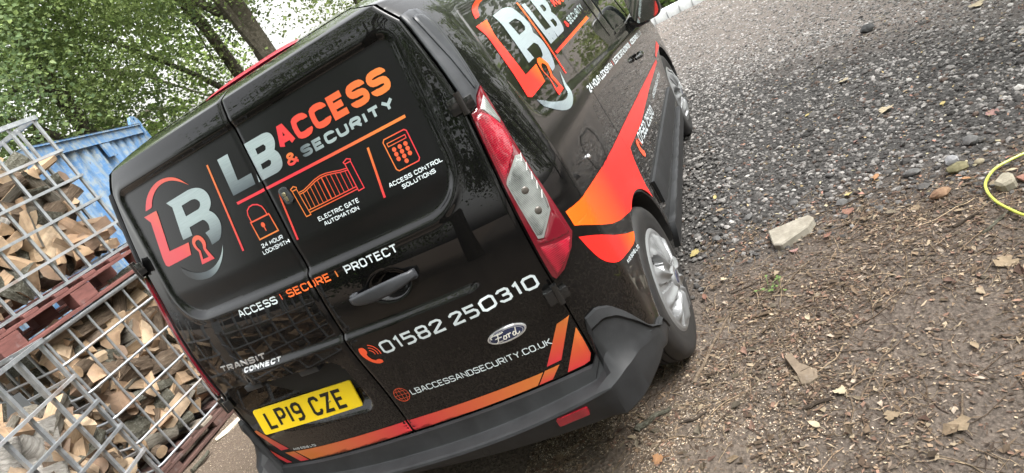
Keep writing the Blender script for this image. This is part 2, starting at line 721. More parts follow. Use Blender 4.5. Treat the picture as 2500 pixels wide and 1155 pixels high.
def lay(name, items, mapf, parent, material, maxe=.02, clips=()):
    """items (poly, holes, fn) -> printed film on a surface; clips: (a, keep_sign) vertical cuts"""
    if 'stripe' not in name: items = [(smooth_poly(p) if len(p) > 6 else p, [smooth_poly(h) if len(h) > 6 else h for h in hs], fn) for p, hs, fn in items]
    bm = print_bm(items, maxe)
    for a, sgn in clips:
        bmesh.ops.bisect_plane(bm, geom=bm.verts[:] + bm.edges[:] + bm.faces[:], plane_co=(a, 0, 0), plane_no=(1, 0, 0),
                               clear_outer=sgn < 0, clear_inner=sgn > 0)
    if not bm.faces:
        bm.free()
        return None
    cl = bm.verts.layers.float_color['Col']
    for v in bm.verts: v.co = mapf(v.co.x, v.co.z)
    # consistent facing: outward of the van
    bm.normal_update()
    me = bpy.data.meshes.new(name)
    bm.to_mesh(me)
    bm.free()
    me.materials.append(material)
    me.polygons.foreach_set('use_smooth', np.ones(len(me.polygons), dtype=bool))
    return link(name, me, parent)


def solid_patch(name, poly, mapf, parent, material, h, maxe=.03, holes=(), sink=-.004, smooth_edge=True):
    """moulded part: outline in surface space, raised h off the surface with a skirt"""
    bm = bmesh.new()
    loops = [poly] + list(holes)
    tris = tessellate_polygon([[Vector((p[0], p[1], 0)) for p in l] for l in loops])
    vs = [bm.verts.new((p[0], 0, p[1])) for l in loops for p in l]
    for tr in tris:
        try: bm.faces.new([vs[i] for i in tr])
        except ValueError: pass
    for _ in range(7):
        es = [e for e in bm.edges if e.calc_length() > maxe]
        if not es: break
        bmesh.ops.subdivide_edges(bm, edges=es, cuts=1)
        bmesh.ops.triangulate(bm, faces=[f for f in bm.faces if len(f.verts) > 3])
    be = [e for e in bm.edges if e.is_boundary]
    bv = {v for e in be for v in e.verts}
    r = bmesh.ops.extrude_edge_only(bm, edges=be)
    low = {g for g in r['geom'] if isinstance(g, bmesh.types.BMVert)}
    for v in bm.verts:
        k = sink if v in low else (h * (.82 if (v in bv and smooth_edge) else 1))
        v.co = mapf(v.co.x, v.co.z, k)
    return bm_obj(name, bm, material, parent, sharp=50)


def map_door(off=.0015): return lambda a, b: Vector((a, ydoor(a, b) - off, b))
def map_rear(a, b, k): return Vector((a, R(a, b) - k, b))
def map_side(off=.0016): return lambda a, b: Vector((sidex(a, b) + off, a, b))
def map_side_k(a, b, k): return Vector((sidex(a, b) + k, a, b))
def map_corner_k(a, b, k): return corner_pt(a, b, k)
def mirror_map(fn): 
    def g(*a):
        p = fn(*a)
        return Vector((-p.x, p.y, p.z))
    return g


# ------------------------------------------------------------------ the van
van = tag(empty('delivery_van'), 'black panel van covered in orange and silver lettering, its rear doors towards us', 'van')
AX_R, AX_F, RA = .727, 3.389, .375


def y_front(z): return lerp(z, [(.22, 4.16), (.35, 4.27), (.6, 4.3), (.8, 4.26), (.93, 4.12), (1.0, 3.92), (1.06, 3.5), (1.1, 3.22), (1.3, 2.92), (1.5, 2.6),
                                (1.65, 2.33), (1.72, 2.2), (1.748, 2.1), (1.77, 2.0), (1.79, 1.85), (1.805, 1.6), (1.815, 1.25)])


def build_body():
    zs = sorted(set([round(v, 4) for v in np.concatenate([np.arange(.29, 1.0, .0165), np.arange(1.0, 1.70, .0105), [.4375, .4425, 1.7655, 1.769], np.arange(1.70, 1.7655, .0035), np.linspace(1.773, 1.815, 14)])]))
    NS = 250
    rings = []
    for z in zs:
        w = halfw(z)
        rec = .045 if .44 < z < 1.767 else 0.
        x0 = min(xd(z), w - .02)
        half = []
        for i in range(12):
            x = (x0 - .001) * i / 11
            half.append((x, R(x, z) + rec))
        cr = corner_fine(z)
        for k in range(0, 61, 4): half.append((cr[k][0] + (.0015 if k == 0 else 0), cr[k][1]))
        ys = cr[-1][1]
        y1 = y_front(z)
        rf = min(.55, (y1 - ys) * .4)
        yf = y1 - rf
        for k in range(1, NS + 1):
            y = ys + (yf - ys) * k / NS
            half.append((w - side_recess(y, z), y))
        for k in range(1, 13):
            th = PI / 2 * k / 12
            half.append((w * math.cos(th) ** .62 if k < 12 else 0., yf + rf * math.sin(th) ** .9))
        rings.append(half)
    nh = len(rings[0])
    V, inarch = [], []
    for z, half in zip(zs, rings):
        full = [(x, y) for x, y in half] + [(-x, y) for x, y in half[-2:0:-1]]
        for x, y in full:
            p = [x, y, z]
            dark = 0
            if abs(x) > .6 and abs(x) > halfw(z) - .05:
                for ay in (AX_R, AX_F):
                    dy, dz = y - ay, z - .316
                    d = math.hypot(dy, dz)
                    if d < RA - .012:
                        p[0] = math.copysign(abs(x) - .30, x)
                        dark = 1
                    elif d < RA + .0125:
                        k = RA / d
                        p[1], p[2] = ay + dy * k, .316 + dz * k
                    elif d < RA + .06:   # folded lip
                        p[0] = math.copysign(abs(x) + .006 * (1 - (d - RA) / .06), x)
            if y < .36 and p[2] < .34: p[2] = .34 - .0001 * (.34 - p[2])
            V.append(p)
            inarch.append(dark)
    n = len(V) // len(zs)
    F, mi = [], []
    nf = 12  # columns that lie behind the doors
    for j in range(len(zs) - 1):
        for i in range(n):
            a, b = j * n + i, j * n + (i + 1) % n
            c, d = b + n, a + n
            F.append((a, b, c, d))
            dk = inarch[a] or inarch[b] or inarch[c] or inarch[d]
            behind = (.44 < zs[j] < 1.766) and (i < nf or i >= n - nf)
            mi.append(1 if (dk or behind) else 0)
    F.append(list(range(n))[::-1])
    mi.append(1)
    F.append(list(range((len(zs) - 1) * n, len(zs) * n)))
    mi.append(0)
    return mesh('body', V, F, [M_PAINT, M_DARK], van, True, 38, mi)


body = build_body()


def door_bottom(x): return .450 + .036 * x / .70


def build_door(side):
    """side +1: the right-hand door (with handle), -1 the left-hand door (with number plate)"""
    nz, nx = 270, 104
    V, F, mi = [], [], []
    xe = lambda z: xd(z) - .006
    for j in range(nz + 1):
        for i in range(nx + 1):
            t = i / nx
            z1 = 1.7635
            tj = j / nz
            tj = tj / .84 * (1.70 - .45) / (z1 - .45) if tj < .84 else ((1.70 - .45) + (z1 - 1.70) * (tj - .84) / .16) / (z1 - .45)
            s_in = SEAM + side * .0035
            # two passes: x depends on z weakly, so use the row's nominal z
            zn = .45 + (z1 - .45) * tj
            x = s_in + (side * xe(zn) - s_in) * t
            zb = door_bottom(x)
            # rounded lower outer corner
            rr = abs(x) - (.762 - .006 - .05)
            if rr > 0: zb += .05 - math.sqrt(max(0, .05 ** 2 - min(rr, .05) ** 2))
            z = zb + (z1 - zb) * tj
            x = s_in + (side * xe(max(z, .45)) - s_in) * t
            V.append((x, ydoor(x, z), z))
    idx = lambda i, j: j * (nx + 1) + i
    for j in range(nz):
        for i in range(nx):
            q = (idx(i, j), idx(i + 1, j), idx(i + 1, j + 1), idx(i, j + 1))
            F.append(q if side > 0 else q[::-1])
            cx = sum(V[k][0] for k in q) / 4
            cz = sum(V[k][2] for k in q) / 4
            mi.append(1 if win_sd(cx, cz) < -.016 else 0)
    # returned edges, 28 mm deep
    loop = [idx(i, 0) for i in range(nx + 1)] + [idx(nx, j) for j in range(1, nz + 1)] + [idx(i, nz) for i in range(nx - 1, -1, -1)] + [idx(0, j) for j in range(nz - 1, 0, -1)]
    m = len(V)
    for k in loop: V.append((V[k][0], V[k][1] + .028, V[k][2]))
    for k in range(len(loop)):
        a, b = loop[k], loop[(k + 1) % len(loop)]
        c, d = m + (k + 1) % len(loop), m + k
        F.append((a, d, c, b) if side > 0 else (a, b, c, d))
        mi.append(0)
    return mesh('rear_door', V, F, [M_PAINT, M_WRAP], van, True, 40, mi)


door_r = build_door(1)
door_l = build_door(-1)
CUT_R, CUT_L = ((SEAM + .0045, 1),), ((SEAM - .0045, -1),)


def both(name, items, material=M_VINYL, maxe=.02, off=.0015):
    lay(name, items, map_door(off), door_r, material, maxe, CUT_R)
    lay(name, items, map_door(off), door_l, material, maxe, CUT_L)


def Q(quads, fn): return [(q, [], fn) for q in quads]


def txt(name, s, x0, x1, zb, zt, t, fn, gap=1.7, slope=0., material=M_VINYL, maxe=.012, slant=0.):
    both(name, Q(text_quads(s, x0, x1, zb, zt, t, gap, slope, slant), fn), material, maxe)


# --- emblem on the left door
E_ARC = [(-.550, 1.555), (-.526, 1.579), (-.494, 1.600), (-.450, 1.616), (-.407, 1.623), (-.365, 1.620), (-.331, 1.611), (-.303, 1.595), (-.272, 1.559), (-.288, 1.573),
         (-.310, 1.588), (-.339, 1.602), (-.369, 1.608), (-.405, 1.608), (-.438, 1.601), (-.469, 1.587), (-.490, 1.572), (-.505, 1.556)]
# widen the arc a touch where it starts
E_L = [(-.576, 1.540), (-.491, 1.540), (-.497, 1.515), (-.536, 1.395), (-.413, 1.394), (-.433, 1.352), (-.588, 1.347), (-.600, 1.355), (-.598, 1.379), (-.554, 1.513)]
E_B = [(-.421, 1.545), (-.282, 1.548), (-.247, 1.542), (-.221, 1.527), (-.210, 1.504), (-.215, 1.481), (-.226, 1.468), (-.244, 1.457), (-.226, 1.440), (-.220, 1.414), (-.225, 1.395),
       (-.243, 1.371), (-.262, 1.356), (-.309, 1.352), (-.305, 1.376), (-.311, 1.397), (-.284, 1.400), (-.276, 1.417), (-.281, 1.431), (-.290, 1.440), (-.370, 1.438), (-.377, 1.409),
       (-.433, 1.409), (-.426, 1.440), (-.402, 1.523)]
E_BH = [(-.354, 1.513), (-.292, 1.515), (-.273, 1.510), (-.264, 1.496), (-.269, 1.485), (-.283, 1.477), (-.360, 1.475)]
E_K = [(-.390, 1.397), (-.374, 1.404), (-.354, 1.403), (-.338, 1.393), (-.332, 1.376), (-.335, 1.362), (-.346, 1.350), (-.330, 1.307), (-.404, 1.306), (-.388, 1.350), (-.399, 1.366), (-.399, 1.384)]
E_KH = [(-.384, 1.382), (-.373, 1.388), (-.360, 1.388), (-.352, 1.379), (-.352, 1.365), (-.360, 1.353), (-.354, 1.320), (-.386, 1.321), (-.376, 1.350), (-.385, 1.366)]
E_BARC = [(-.525, 1.329), (-.523, 1.301), (-.498, 1.277), (-.466, 1.262), (-.428, 1.255), (-.386, 1.254), (-.342, 1.266), (-.304, 1.290), (-.278, 1.313), (-.263, 1.336), (-.284, 1.315),
          (-.306, 1.300), (-.346, 1.283), (-.388, 1.278), (-.422, 1.280), (-.458, 1.288), (-.490, 1.303), (-.514, 1.320)]
both('emblem_print', [(E_ARC, [], grad((-.53, 0), (-.27, 0), RED, ORG)), (E_L, [], grad((-.6, 1.35), (-.42, 1.48), RED, RED, ORG)),
                      (E_K, [E_KH], grad((-.38, 1.31), (-.37, 1.4), RED, ORG)),
                      ([(-.158, 1.586), (-.150, 1.586), (-.183, 1.289), (-.192, 1.289)], [], grad((0, 1.59), (0, 1.29), AMB, ORG, RED))])
both('emblem_print', [(E_B, [E_BH], grad((-.3, 1.35), (-.3, 1.55), SILD, SILV, SILV)), (E_BARC, [], grad((-.5, 0), (-.28, 0), hexc(30, 33, 36), SILD, SILV))], M_SILVER)

# --- main title
T_L = [(-.089, 1.584), (-.048, 1.584), (-.068, 1.497), (-.003, 1.497), (-.009, 1.461), (-.113, 1.461)]
T_L = [(-.103, 1.584), (-.052, 1.584), (-.064, 1.497), (.001, 1.497), (-.004, 1.461), (-.112, 1.461)]
T_B = [(.026, 1.584), (.114, 1.584), (.134, 1.580), (.145, 1.569), (.146, 1.551), (.140, 1.537), (.128, 1.524), (.137, 1.513), (.139, 1.495), (.132, 1.475), (.122, 1.466), (.105, 1.460), (.010, 1.460)]
T_BH = [(.061, 1.555), (.098, 1.555), (.103, 1.547), (.098, 1.538), (.092, 1.536), (.059, 1.536)]
T_BI = [(.053, 1.506), (.090, 1.507), (.096, 1.501), (.092, 1.493), (.084, 1.489), (.050, 1.489)]
both('title_print', [(T_L, [], grad((0, 1.46), (0, 1.58), SILD, SILV)), (T_B, [T_BH, T_BI], grad((0, 1.46), (0, 1.58), hexc(140, 152, 156), SILV, SILV))], M_SILVER)
txt('title_print', 'ACCESS', .152, .588, 1.510, 1.581, .0192, grad((.16, 0), (.58, 0), RED, ORG, AMB), gap=2.2)
txt('title_print', '&', .150, .197, 1.457, 1.495, .0082, grad((0, 1.457), (0, 1.495), RED, AMB))
txt('title_print', 'SECURITY', .216, .572, 1.4600, 1.4940, .0093, grad((.21, 0), (.42, 0), SILD, SILV, SILV), gap=2.1, material=M_SILVER)
both('title_print', [([(-.113, 1.4295), (-.113, 1.4385), (.585, 1.4315), (.585, 1.4225)], [], grad((-.11, 0), (.5, 0), RED, RED, AMB))])

# --- padlock, gate and keypad pictograms with captions
lock_fn = grad((0, 1.405), (0, 1.30), RED, ORG, AMB)
it = Q(ribbon([(-.099, 1.360), (-.011, 1.360), (-.007, 1.300), (-.097, 1.299)], .0048, True), lock_fn)
it += Q(ribbon([(-.094, 1.360), (-.0945, 1.385), (-.088, 1.399), (-.073, 1.407), (-.055, 1.408), (-.037, 1.402), (-.024, 1.391), (-.0195, 1.376), (-.019, 1.360)], .0042), lock_fn)
it += [(circle(-.055, 1.337, .0085), [], flat(ORG))] + Q(ribbon([(-.0545, 1.334), (-.054, 1.315)], .0045), flat(ORG))
both('padlock_print', it)
txt('caption_print', '24 HOUR', -.104, -.003, 1.2695, 1.2835, .0024, flat(WHT))
txt('caption_print', 'LOCKSMITH', -.112, .0115, 1.2485, 1.2625, .0024, flat(WHT))
for dv in ([([(.0635, 1.402), (.0655, 1.381), (.0525, 1.247), (.0445, 1.247), (.0585, 1.381)], [], grad((0, 1.4), (0, 1.25), ORG, RED)),
                       ([(.4295, 1.399), (.4375, 1.399), (.416, 1.248), (.408, 1.248)], [], grad((0, 1.4), (0, 1.25), AMB, ORG, RED))]): both('divider_print', [dv])
g_fn = grad((.12, 0), (.36, 0), AMB, ORG, RED)
it = Q(ribbon([(.1165, 1.388), (.1135, 1.395), (.128, 1.400), (.138, 1.394), (.1355, 1.388)], .0032, True), g_fn)
it += Q(ribbon([(.1165, 1.388), (.1355, 1.388), (.142, 1.300), (.122, 1.300)], .0032, True), g_fn)
it += Q(ribbon([(.3385, 1.388), (.3355, 1.394), (.352, 1.3995), (.363, 1.394), (.3605, 1.388)], .0032, True), g_fn)
it += Q(ribbon([(.3385, 1.388), (.3605, 1.388), (.363, 1.301), (.341, 1.300)], .0032, True), g_fn)
arch = [(.139, 1.376), (.160, 1.376), (.186, 1.382), (.213, 1.389), (.239, 1.392), (.262, 1.3905), (.288, 1.385), (.312, 1.379), (.338, 1.375)]
it += Q(ribbon(arch, .003), g_fn) + Q(ribbon([(a, b - .006) for a, b in arch], .003), g_fn)
it += Q(ribbon([(.142, 1.3145), (.340, 1.3145)], .003), g_fn) + Q(ribbon([(.142, 1.3065), (.340, 1.3065)], .003), g_fn)
for k in range(11):
    xk = .153 + .0175 * k
    it += Q(ribbon([(xk, 1.3145), (xk, float(np.interp(xk, [p[0] for p in arch], [p[1] for p in arch])) - .006)], .0022 if k != 5 else .004), g_fn)
both('gate_print', it)
txt('caption_print', 'ELECTRIC GATE', .159, .327, 1.2695, 1.2835, .0024, flat(WHT))
txt('caption_print', 'AUTOMATION', .172, .315, 1.2495, 1.2625, .0024, flat(WHT))
k_fn = grad((.48, 0), (.57, 0), AMB, ORG, RED)
it = Q(ribbon([(.492, 1.397), (.563, 1.396), (.569, 1.390), (.570, 1.306), (.564, 1.2985), (.494, 1.2985), (.4875, 1.306), (.4855, 1.390)], .0034, True), k_fn)
it += Q(ribbon([(.4955, 1.383), (.559, 1.382), (.5585, 1.3725), (.4955, 1.373)], .0024, True), k_fn)
for r_i in range(3):
    for c_i in range(3): it.append((circle(.5085 + .0202 * c_i, 1.359 - .0147 * r_i, .0068), [], flat(ORG)))
it.append((circle(.529, 1.3145, .0068), [], flat(ORG)))
both('keypad_print', it)
txt('caption_print', 'ACCESS CONTROL', .442, .631, 1.2665, 1.2795, .0024, flat(WHT))
txt('caption_print', 'SOLUTIONS', .480, .597, 1.2465, 1.2595, .0024, flat(WHT))

# --- strap line across both doors
txt('slogan_print', 'ACCESS', -.349, -.148, 1.0865, 1.1145, .0052, flat(WHT))
txt('slogan_print', '|', -.127, -.121, 1.0895, 1.1155, .0052, flat(ORG))
txt('slogan_print', 'SECURE', -.094, .104, 1.0885, 1.1165, .0052, flat(hexc(240, 110, 50)))
txt('slogan_print', '|', .129, .135, 1.0885, 1.1145, .0052, flat(AMB))
txt('slogan_print', 'PROTECT', .168, .380, 1.087, 1.1155, .0052, flat(WHT))

# --- phone number, web address, globe and handset
txt('phone_number_print', '01582', .135, .391, .790, .8395, .0085, flat(WHT), slope=.030, gap=2.0)
txt('phone_number_print', '250310', .421, .724, .7990, .8465, .0085, flat(WHT), slope=.020, gap=2.0)
txt('web_address_print', 'LBACCESSANDSECURITY.CO.UK', .116, .664, .6005, .6245, .0033, flat(WHT), slope=.009, gap=1.5)
ph = [(.056, .842), (.070, .842), (.077, .836), (.079, .822), (.075, .815), (.069, .811), (.070, .797), (.078, .785), (.087, .779), (.094, .781), (.103, .780), (.110, .772), (.108, .764),
      (.098, .761), (.084, .764), (.068, .775), (.056, .792), (.049, .812), (.049, .830)]
it = [(ph, [], flat(hexc(240, 88, 48)))]
for k in range(3):
    rr = .018 + .011 * k
    it += Q(ribbon([(.083 + rr * math.cos(a), .806 + rr * math.sin(a)) for a in np.linspace(-.25, 1.25, 8)], .0038), flat(hexc(226, 82, 50)))
both('handset_print', it)
gl = []
gx, gz, gr = .0775, .6135, .0295
G_C = flat(hexc(196, 74, 44))
gl += Q(ribbon(circle(gx, gz, gr, n=26), .0022, True), G_C)
for k in (-.55, 0, .55):
    gl += Q(ribbon([(gx + gr * math.sin(a) * k * 1.0, gz + gr * math.cos(a)) for a in np.linspace(0, PI, 12)], .0017), G_C)
    hw = gr * math.sqrt(1 - (k * .95) ** 2)
    gl += Q(ribbon([(gx - hw, gz + gr * k * .95), (gx + hw, gz + gr * k * .95)], .0017), G_C)
both('globe_print', gl)

# --- stripes along the foot of the doors
st_fn = grad((-.56, 0), (.56, 0), AMB, ORG, RED, ORG, AMB)


def zb_(x): return door_bottom(x) + .0035


both('stripe_print', [([(-.588, .477), (-.43, .483), (-.16, .4955), (.02, .503), (.30, .512), (.586, .522), (.546, zb_(.546)), (.3, zb_(.3)), (.02, zb_(.02)), (-.21, zb_(-.21)), (-.536, zb_(-.536))], [],
                       grad((-.52, 0), (.56, 0), AMB, RED, AMB))], maxe=.03)
both('stripe_print', [([(.594, .524), (.647, .527), (.602, zb_(.602)), (.552, zb_(.552))], [], grad((0, .525), (0, .475), AMB, RED)),
                      ([(.706, .664), (.752, .674), (.660, .540), (.607, .536)], [], grad((0, .67), (0, .54), AMB, ORG, RED)),
                      ([(.7515, .626), (.7525, .585), (.7515, .52), (.738, .497), (.716, .4915), (.657, zb_(.657) + .001)], [], grad((0, .62), (0, .48), AMB, ORG, RED)),
                      ([(-.752, .598), (-.725, .606), (-.614, .494), (-.671, .488)], [], grad((0, .61), (0, .49), AMB, ORG, RED)),
                      ([(-.7515, .512), (-.7515, .497), (-.664, zb_(-.664)), (-.700, zb_(-.70)), (-.728, .438), (-.744, .462)], [], grad((0, .54), (0, .42), ORG, RED)),
                      ([(-.658, .475), (-.596, .477), (-.549, zb_(-.549)), (-.603, zb_(-.603))], [], grad((0, .475), (0, .425), AMB, RED))], maxe=.02)
txt('signwriter_print', 'AXIS SIGNS LTD', -.589, -.448, .4835, .494, .0016, flat(WHT), slope=.035)

# ------------------------------------------------------------------ door furniture
# chrome model lettering, raised
def raised_letters(name, items, parent, material, h=.003, maxe=.03):
    bm = bmesh.new()
    for s, x0, x1, zb, zt, t, gap, slope, slant in items:
        for q in text_quads(s, x0, x1, zb, zt, t, gap, slope, slant):
            top = [bm.verts.new((p[0], ydoor(p[0], p[1]) - h, p[1])) for p in q]
            bot = [bm.verts.new((p[0], ydoor(p[0], p[1]) + .001, p[1])) for p in q]
            bm.faces.new(top)
            for k in range(4): bm.faces.new((top[k], top[(k + 1) % 4], bot[(k + 1) % 4], bot[k]))
    return bm_obj(name, bm, material, parent, smooth=False)


raised_letters('model_lettering', [('TRANSIT', -.628, -.352, .908, .932, .0048, 2.0, .02, .25), ('CONNECT', -.494, -.284, .889, .904, .0036, 2.2, .005, .25)], door_l, M_CHROME)

# number plate
bm = bmesh.new()
PT = .20
PX, PZ, PY = -.383, .652, .033


def plate_pt(a, b, k): return Vector((PX + a, PY + b * math.sin(PT) - k * math.cos(PT) , PZ + b * math.cos(PT) + k * math.sin(PT)))


def rrect(hx, hz, r, n=5):
    o = []
    for cx, cz, a0 in ((hx - r, hz - r, 0), (-hx + r, hz - r, 90), (-hx + r, -hz + r, 180), (hx - r, -hz + r, 270)):
        for k in range(n + 1):
            a = math.radians(a0 + 90 * k / n)
            o.append((cx + r * math.cos(a), cz + r * math.sin(a)))
    return o


plate = solid_patch('number_plate', rrect(.26, .0555, .010), plate_pt, door_l, M_PLATE, .004, maxe=.06, sink=-.002)
# registration characters: heavy strokes, 79 mm tall
CH = []


def ch(s, x, w):
    h, t = .079, .0135
    gl = {
        'L': [([(0, 1), (0, 0), (1, 0)], 0)], 'P': [([(0, 0), (0, 1), (.75, 1), (1, .9), (1, .56), (.75, .46), (0, .46)], 0)], '1': [([(.5, 0), (.5, 1)], 0)],
        '9': [([(.1, 0), (.72, 0), (1, .14), (1, .86), (.75, 1), (.25, 1), (0, .88), (0, .58), (.25, .46), (1, .46)], 0)],
        'C': [([(1, .74), (1, .86), (.78, 1), (.22, 1), (0, .86), (0, .14), (.22, 0), (.78, 0), (1, .14), (1, .26)], 0)],
        'Z': [([(0, 1), (1, 1), (0, 0), (1, 0)], 0)], 'E': [([(1, 1), (0, 1), (0, 0), (1, 0)], 0), ([(0, .52), (.82, .52)], 0)]}[s]
    for pts, cl in gl:
        P = [(x + t / 2 + a * (w - t), -h / 2 + t / 2 + b * (h - t)) for a, b in pts]
        for q in ribbon(P, t, cl): CH.append((q, [], flat((.008, .008, .008))))


xx = -.2140
for s, w in (('L', .050), ('P', .050), ('1', .016), ('9', .050), (' ', .022), ('C', .050), ('Z', .050), ('E', .050)):
    if s != ' ':
        CH = []
        ch(s, xx, w)
        lay('plate_character', CH, lambda a, b: plate_pt(a, b, .0052), door_l, M_VINYL, .03)
    xx += w + .0112

small = Q(text_quads('AXIS', -.03, .03, -.0505, -.0475, .0006), flat((.02, .02, .02)))
bm = bmesh.new()
m_cap = mat('yellow_screw_cap', (.35, .27, .05), .4)
for sx in (-.13, .13):
    bm = bmesh.new()
    bmesh.ops.create_uvsphere(bm, u_segments=10, v_segments=6, radius=.005, matrix=Matrix.Translation(plate_pt(sx, .003, .0055)))
    bm_obj('plate_screw', bm, m_cap, door_l)
# lamps under the lip above the plate
for x in (-.525, -.215):
    bm = bmesh.new()
    add_box(bm, (x - .045, R(x, .84) - .002, .800), (x + .045, R(x, .84) + .035, .826), .005)
    o = bm_obj('plate_lamp', bm, M_TRIM, door_l)
# handle: a curved bar over a scooped recess
bm = bmesh.new()
N_ = 22
prev = None
for k in range(N_ + 1):
    t = k / N_
    x = .140 + .260 * t
    z = 1.004 + .010 * t - .010 * math.sin(PI * t) * 0
    lift = .012 + .030 * math.sin(PI * t) ** .6
    hh = .0235 * (math.sin(PI * min(.97, max(.03, t))) ** .28)
    y = R(x, 1.0) - lift
    dth = .017
    ring = []
    for q in range(14):
        a = 2 * PI * q / 14
        ring.append(bm.verts.new((x, y + dth * .55 * math.copysign(abs(math.cos(a)) ** .7, math.cos(a)), z + hh * math.copysign(abs(math.sin(a)) ** .7, math.sin(a)))))
    if prev:
        for q in range(14): bm.faces.new((prev[q], prev[(q + 1) % 14], ring[(q + 1) % 14], ring[q]))
    else: bm.faces.new(ring[::-1])
    prev = ring
bm.faces.new(prev)
for x in (.155, .385):
    add_box(bm, (x - .012, R(x, 1.) - .016, .992), (x + .012, R(x, 1.) + .01, 1.022), .004)
bm_obj('door_handle', bm, M_TRIM, door_r, sharp=60)
# bolt-on security lock
lk = []
bm = bmesh.new()
lockpoly = [(.0855 + .0165 * math.cos(a), 1.402 + .013 * math.sin(a)) for a in np.linspace(-.1, PI - .1, 9)] + [(.0935 + .0165 * math.cos(a), 1.370 + .013 * math.sin(a)) for a in np.linspace(PI, 2 * PI, 9)]


def map_doork(a, b, k): return Vector((a, ydoor(a, b) - k, b))


solid_patch('security_lock', lockpoly, map_doork, door_r, mat('lock_shell', (.06, .065, .07), .25, .6, .3), .009, .02)
bm = bmesh.new()
for q, rr in ((1.3925, .0068),):
    yy = ydoor(.088, q)
    lathe(bm, [(0, rr), (.0115, rr), (.0125, rr * .85), (.0125, 0.0001)], 18, 'z', (0, 0, 0))
    for v in bm.verts: v.co = Vector((.088 + v.co.x, yy - v.co.z, q + v.co.y))
add_box(bm, (.0865, ydoor(.09, 1.376) - .0125, 1.369), (.0955, ydoor(.09, 1.376) - .006, 1.384), .001)
bm_obj('lock_cylinder', bm, mat('brass_lock', (.42, .38, .25), .3, .9), door_r)
# oval badge with script
bx, bz, ba, bb_ = .553, .7015, .0665, .0265


def oval(name, a, b, h, material, n=40):
    return solid_patch(name, circle(bx, bz, a, b, n), map_doork, door_r, material, h, .05)


oval('badge_rim', ba, bb_, .007, M_CHROME)
oval('badge_field', ba * .92, bb_ * .84, .0082, M_OVAL)
rim2 = Q(ribbon(circle(bx, bz, ba * .86, bb_ * .76, 36), .0012, True), flat((.6, .6, .6)))
# "Ford" in joined script
scr = [[(-.040, .004), (-.041, .010), (-.036, .0135), (-.026, .0130), (-.012, .0118), (-.004, .0135)], [(-.019, .0120), (-.023, .002), (-.027, -.007), (-.033, -.0115), (-.039, -.0095)], [(-.032, .0015), (-.024, .0025), (-.013, .002)],
       [(-.0105, -.004), (-.0065, .0015), (-.002, .0005), (-.0025, -.006), (-.007, -.0095), (-.011, -.0075), (-.0105, -.004)], [(-.002, .0005), (.003, .0022), (.006, .0018), (.0045, -.004), (.0030, -.0092)],
       [(.005, -.001), (.009, .0022), (.0125, .0015)], [(.0245, .0008), (.0205, .0022), (.0160, -.003), (.0168, -.0085), (.0210, -.0085), (.0250, -.001), (.0305, .0135)], [(.0285, .008), (.0250, -.004), (.0265, -.0090), (.0320, -.0075), (.0360, -.003)]]
scr = [[(a * 1.22, b * 1.22 - .001) for a, b in st] for st in scr]
it = list(rim2)
for st in scr:
    P = [Vector((bx + a, bz + b)) for a, b in st]
    it += Q(ribbon([(p.x, p.y) for p in P], .0034), flat((.70, .68, .62)))
lay('badge_script', it, lambda a, b: Vector((a, ydoor(a, b) - .0092, b)), door_r, M_VINYL, .01)

# hinges: two a side, a block on the door, a barrel and a leaf on the pillar
for sgn, door in ((1, door_r), (-1, door_l)):
    for hz in (1.386, .765):
        bm = bmesh.new()
        x0, y0 = xd(hz), R(xd(hz), hz)
        rot = Matrix.Translation((x0, y0 - .012, hz)) @ Matrix.Rotation(.55, 4, 'Z')
        add_box(bm, (-.040, -.012, -.024), (-.006, .016, .024), .004, rot)
        add_box(bm, (.004, -.012, -.026), (.034, .020, .010), .004, rot)
        tube(bm, [rot @ Vector((-.001, -.008, -.034)), rot @ Vector((-.001, -.008, .034))], .011, 12)
        if sgn < 0:
            for v in bm.verts: v.co.x *= -1
        bm_obj('hinge', bm, M_BLACKGLOSS, door)

M_FINRIM = mat('lens_rim_silver', (.28, .29, .28), .2, .5)
M_BULB = mat('bulb_shade', (.10, .09, .08), .3, .4)
M_FIN = mat('fin_clear', (.6, .6, .6), .2)
# ------------------------------------------------------------------ rear lights, pillar trims, high-level lamp
TL_OUT = [(.42, 1.396), (.42, 1.336), (.42, 1.216), (.43, 1.108), (.47, 1.008), (.50, .90), (.40, .862), (.20, .818), (.06, .806), (.03, .82), (.025, .864), (.025, 1.024), (.02, 1.144), (.02, 1.29), (.035, 1.345),
          (.18, 1.352), (.26, 1.375)]
TL_SLIV = [(.37, 1.372), (.405, 1.288), (.375, 1.280), (.21, 1.345)]
TL_DOME = [(.19, 1.335), (.30, 1.315), (.385, 1.270), (.385, 1.222), (.34, 1.196), (.06, 1.140), (.05, 1.262), (.07, 1.33)]
TL_CLEAR = [(.32, 1.178), (.39, 1.172), (.40, 1.030), (.38, 1.000), (.16, .944), (.10, .950), (.055, 1.126), (.085, 1.136)]
TL_LOW = [(.43, 1.000), (.46, .905), (.27, .912), (.07, .930), (.07, .945), (.15, .935), (.37, .990)]
TL_BOT = [(.44, .893), (.36, .862), (.19, .828), (.09, .818), (.065, .92), (.27, .902)]
TRIM = [(.02, 1.668), (.32, 1.672), (.46, 1.664), (.54, 1.640), (.545, 1.604), (.425, 1.400), (.26, 1.380), (.19, 1.357), (.03, 1.350)]
TRIM_IN = [(.20, 1.648), (.33, 1.652), (.43, 1.640), (.475, 1.612), (.42, 1.50), (.36, 1.405), (.30, 1.40), (.27, 1.50)]
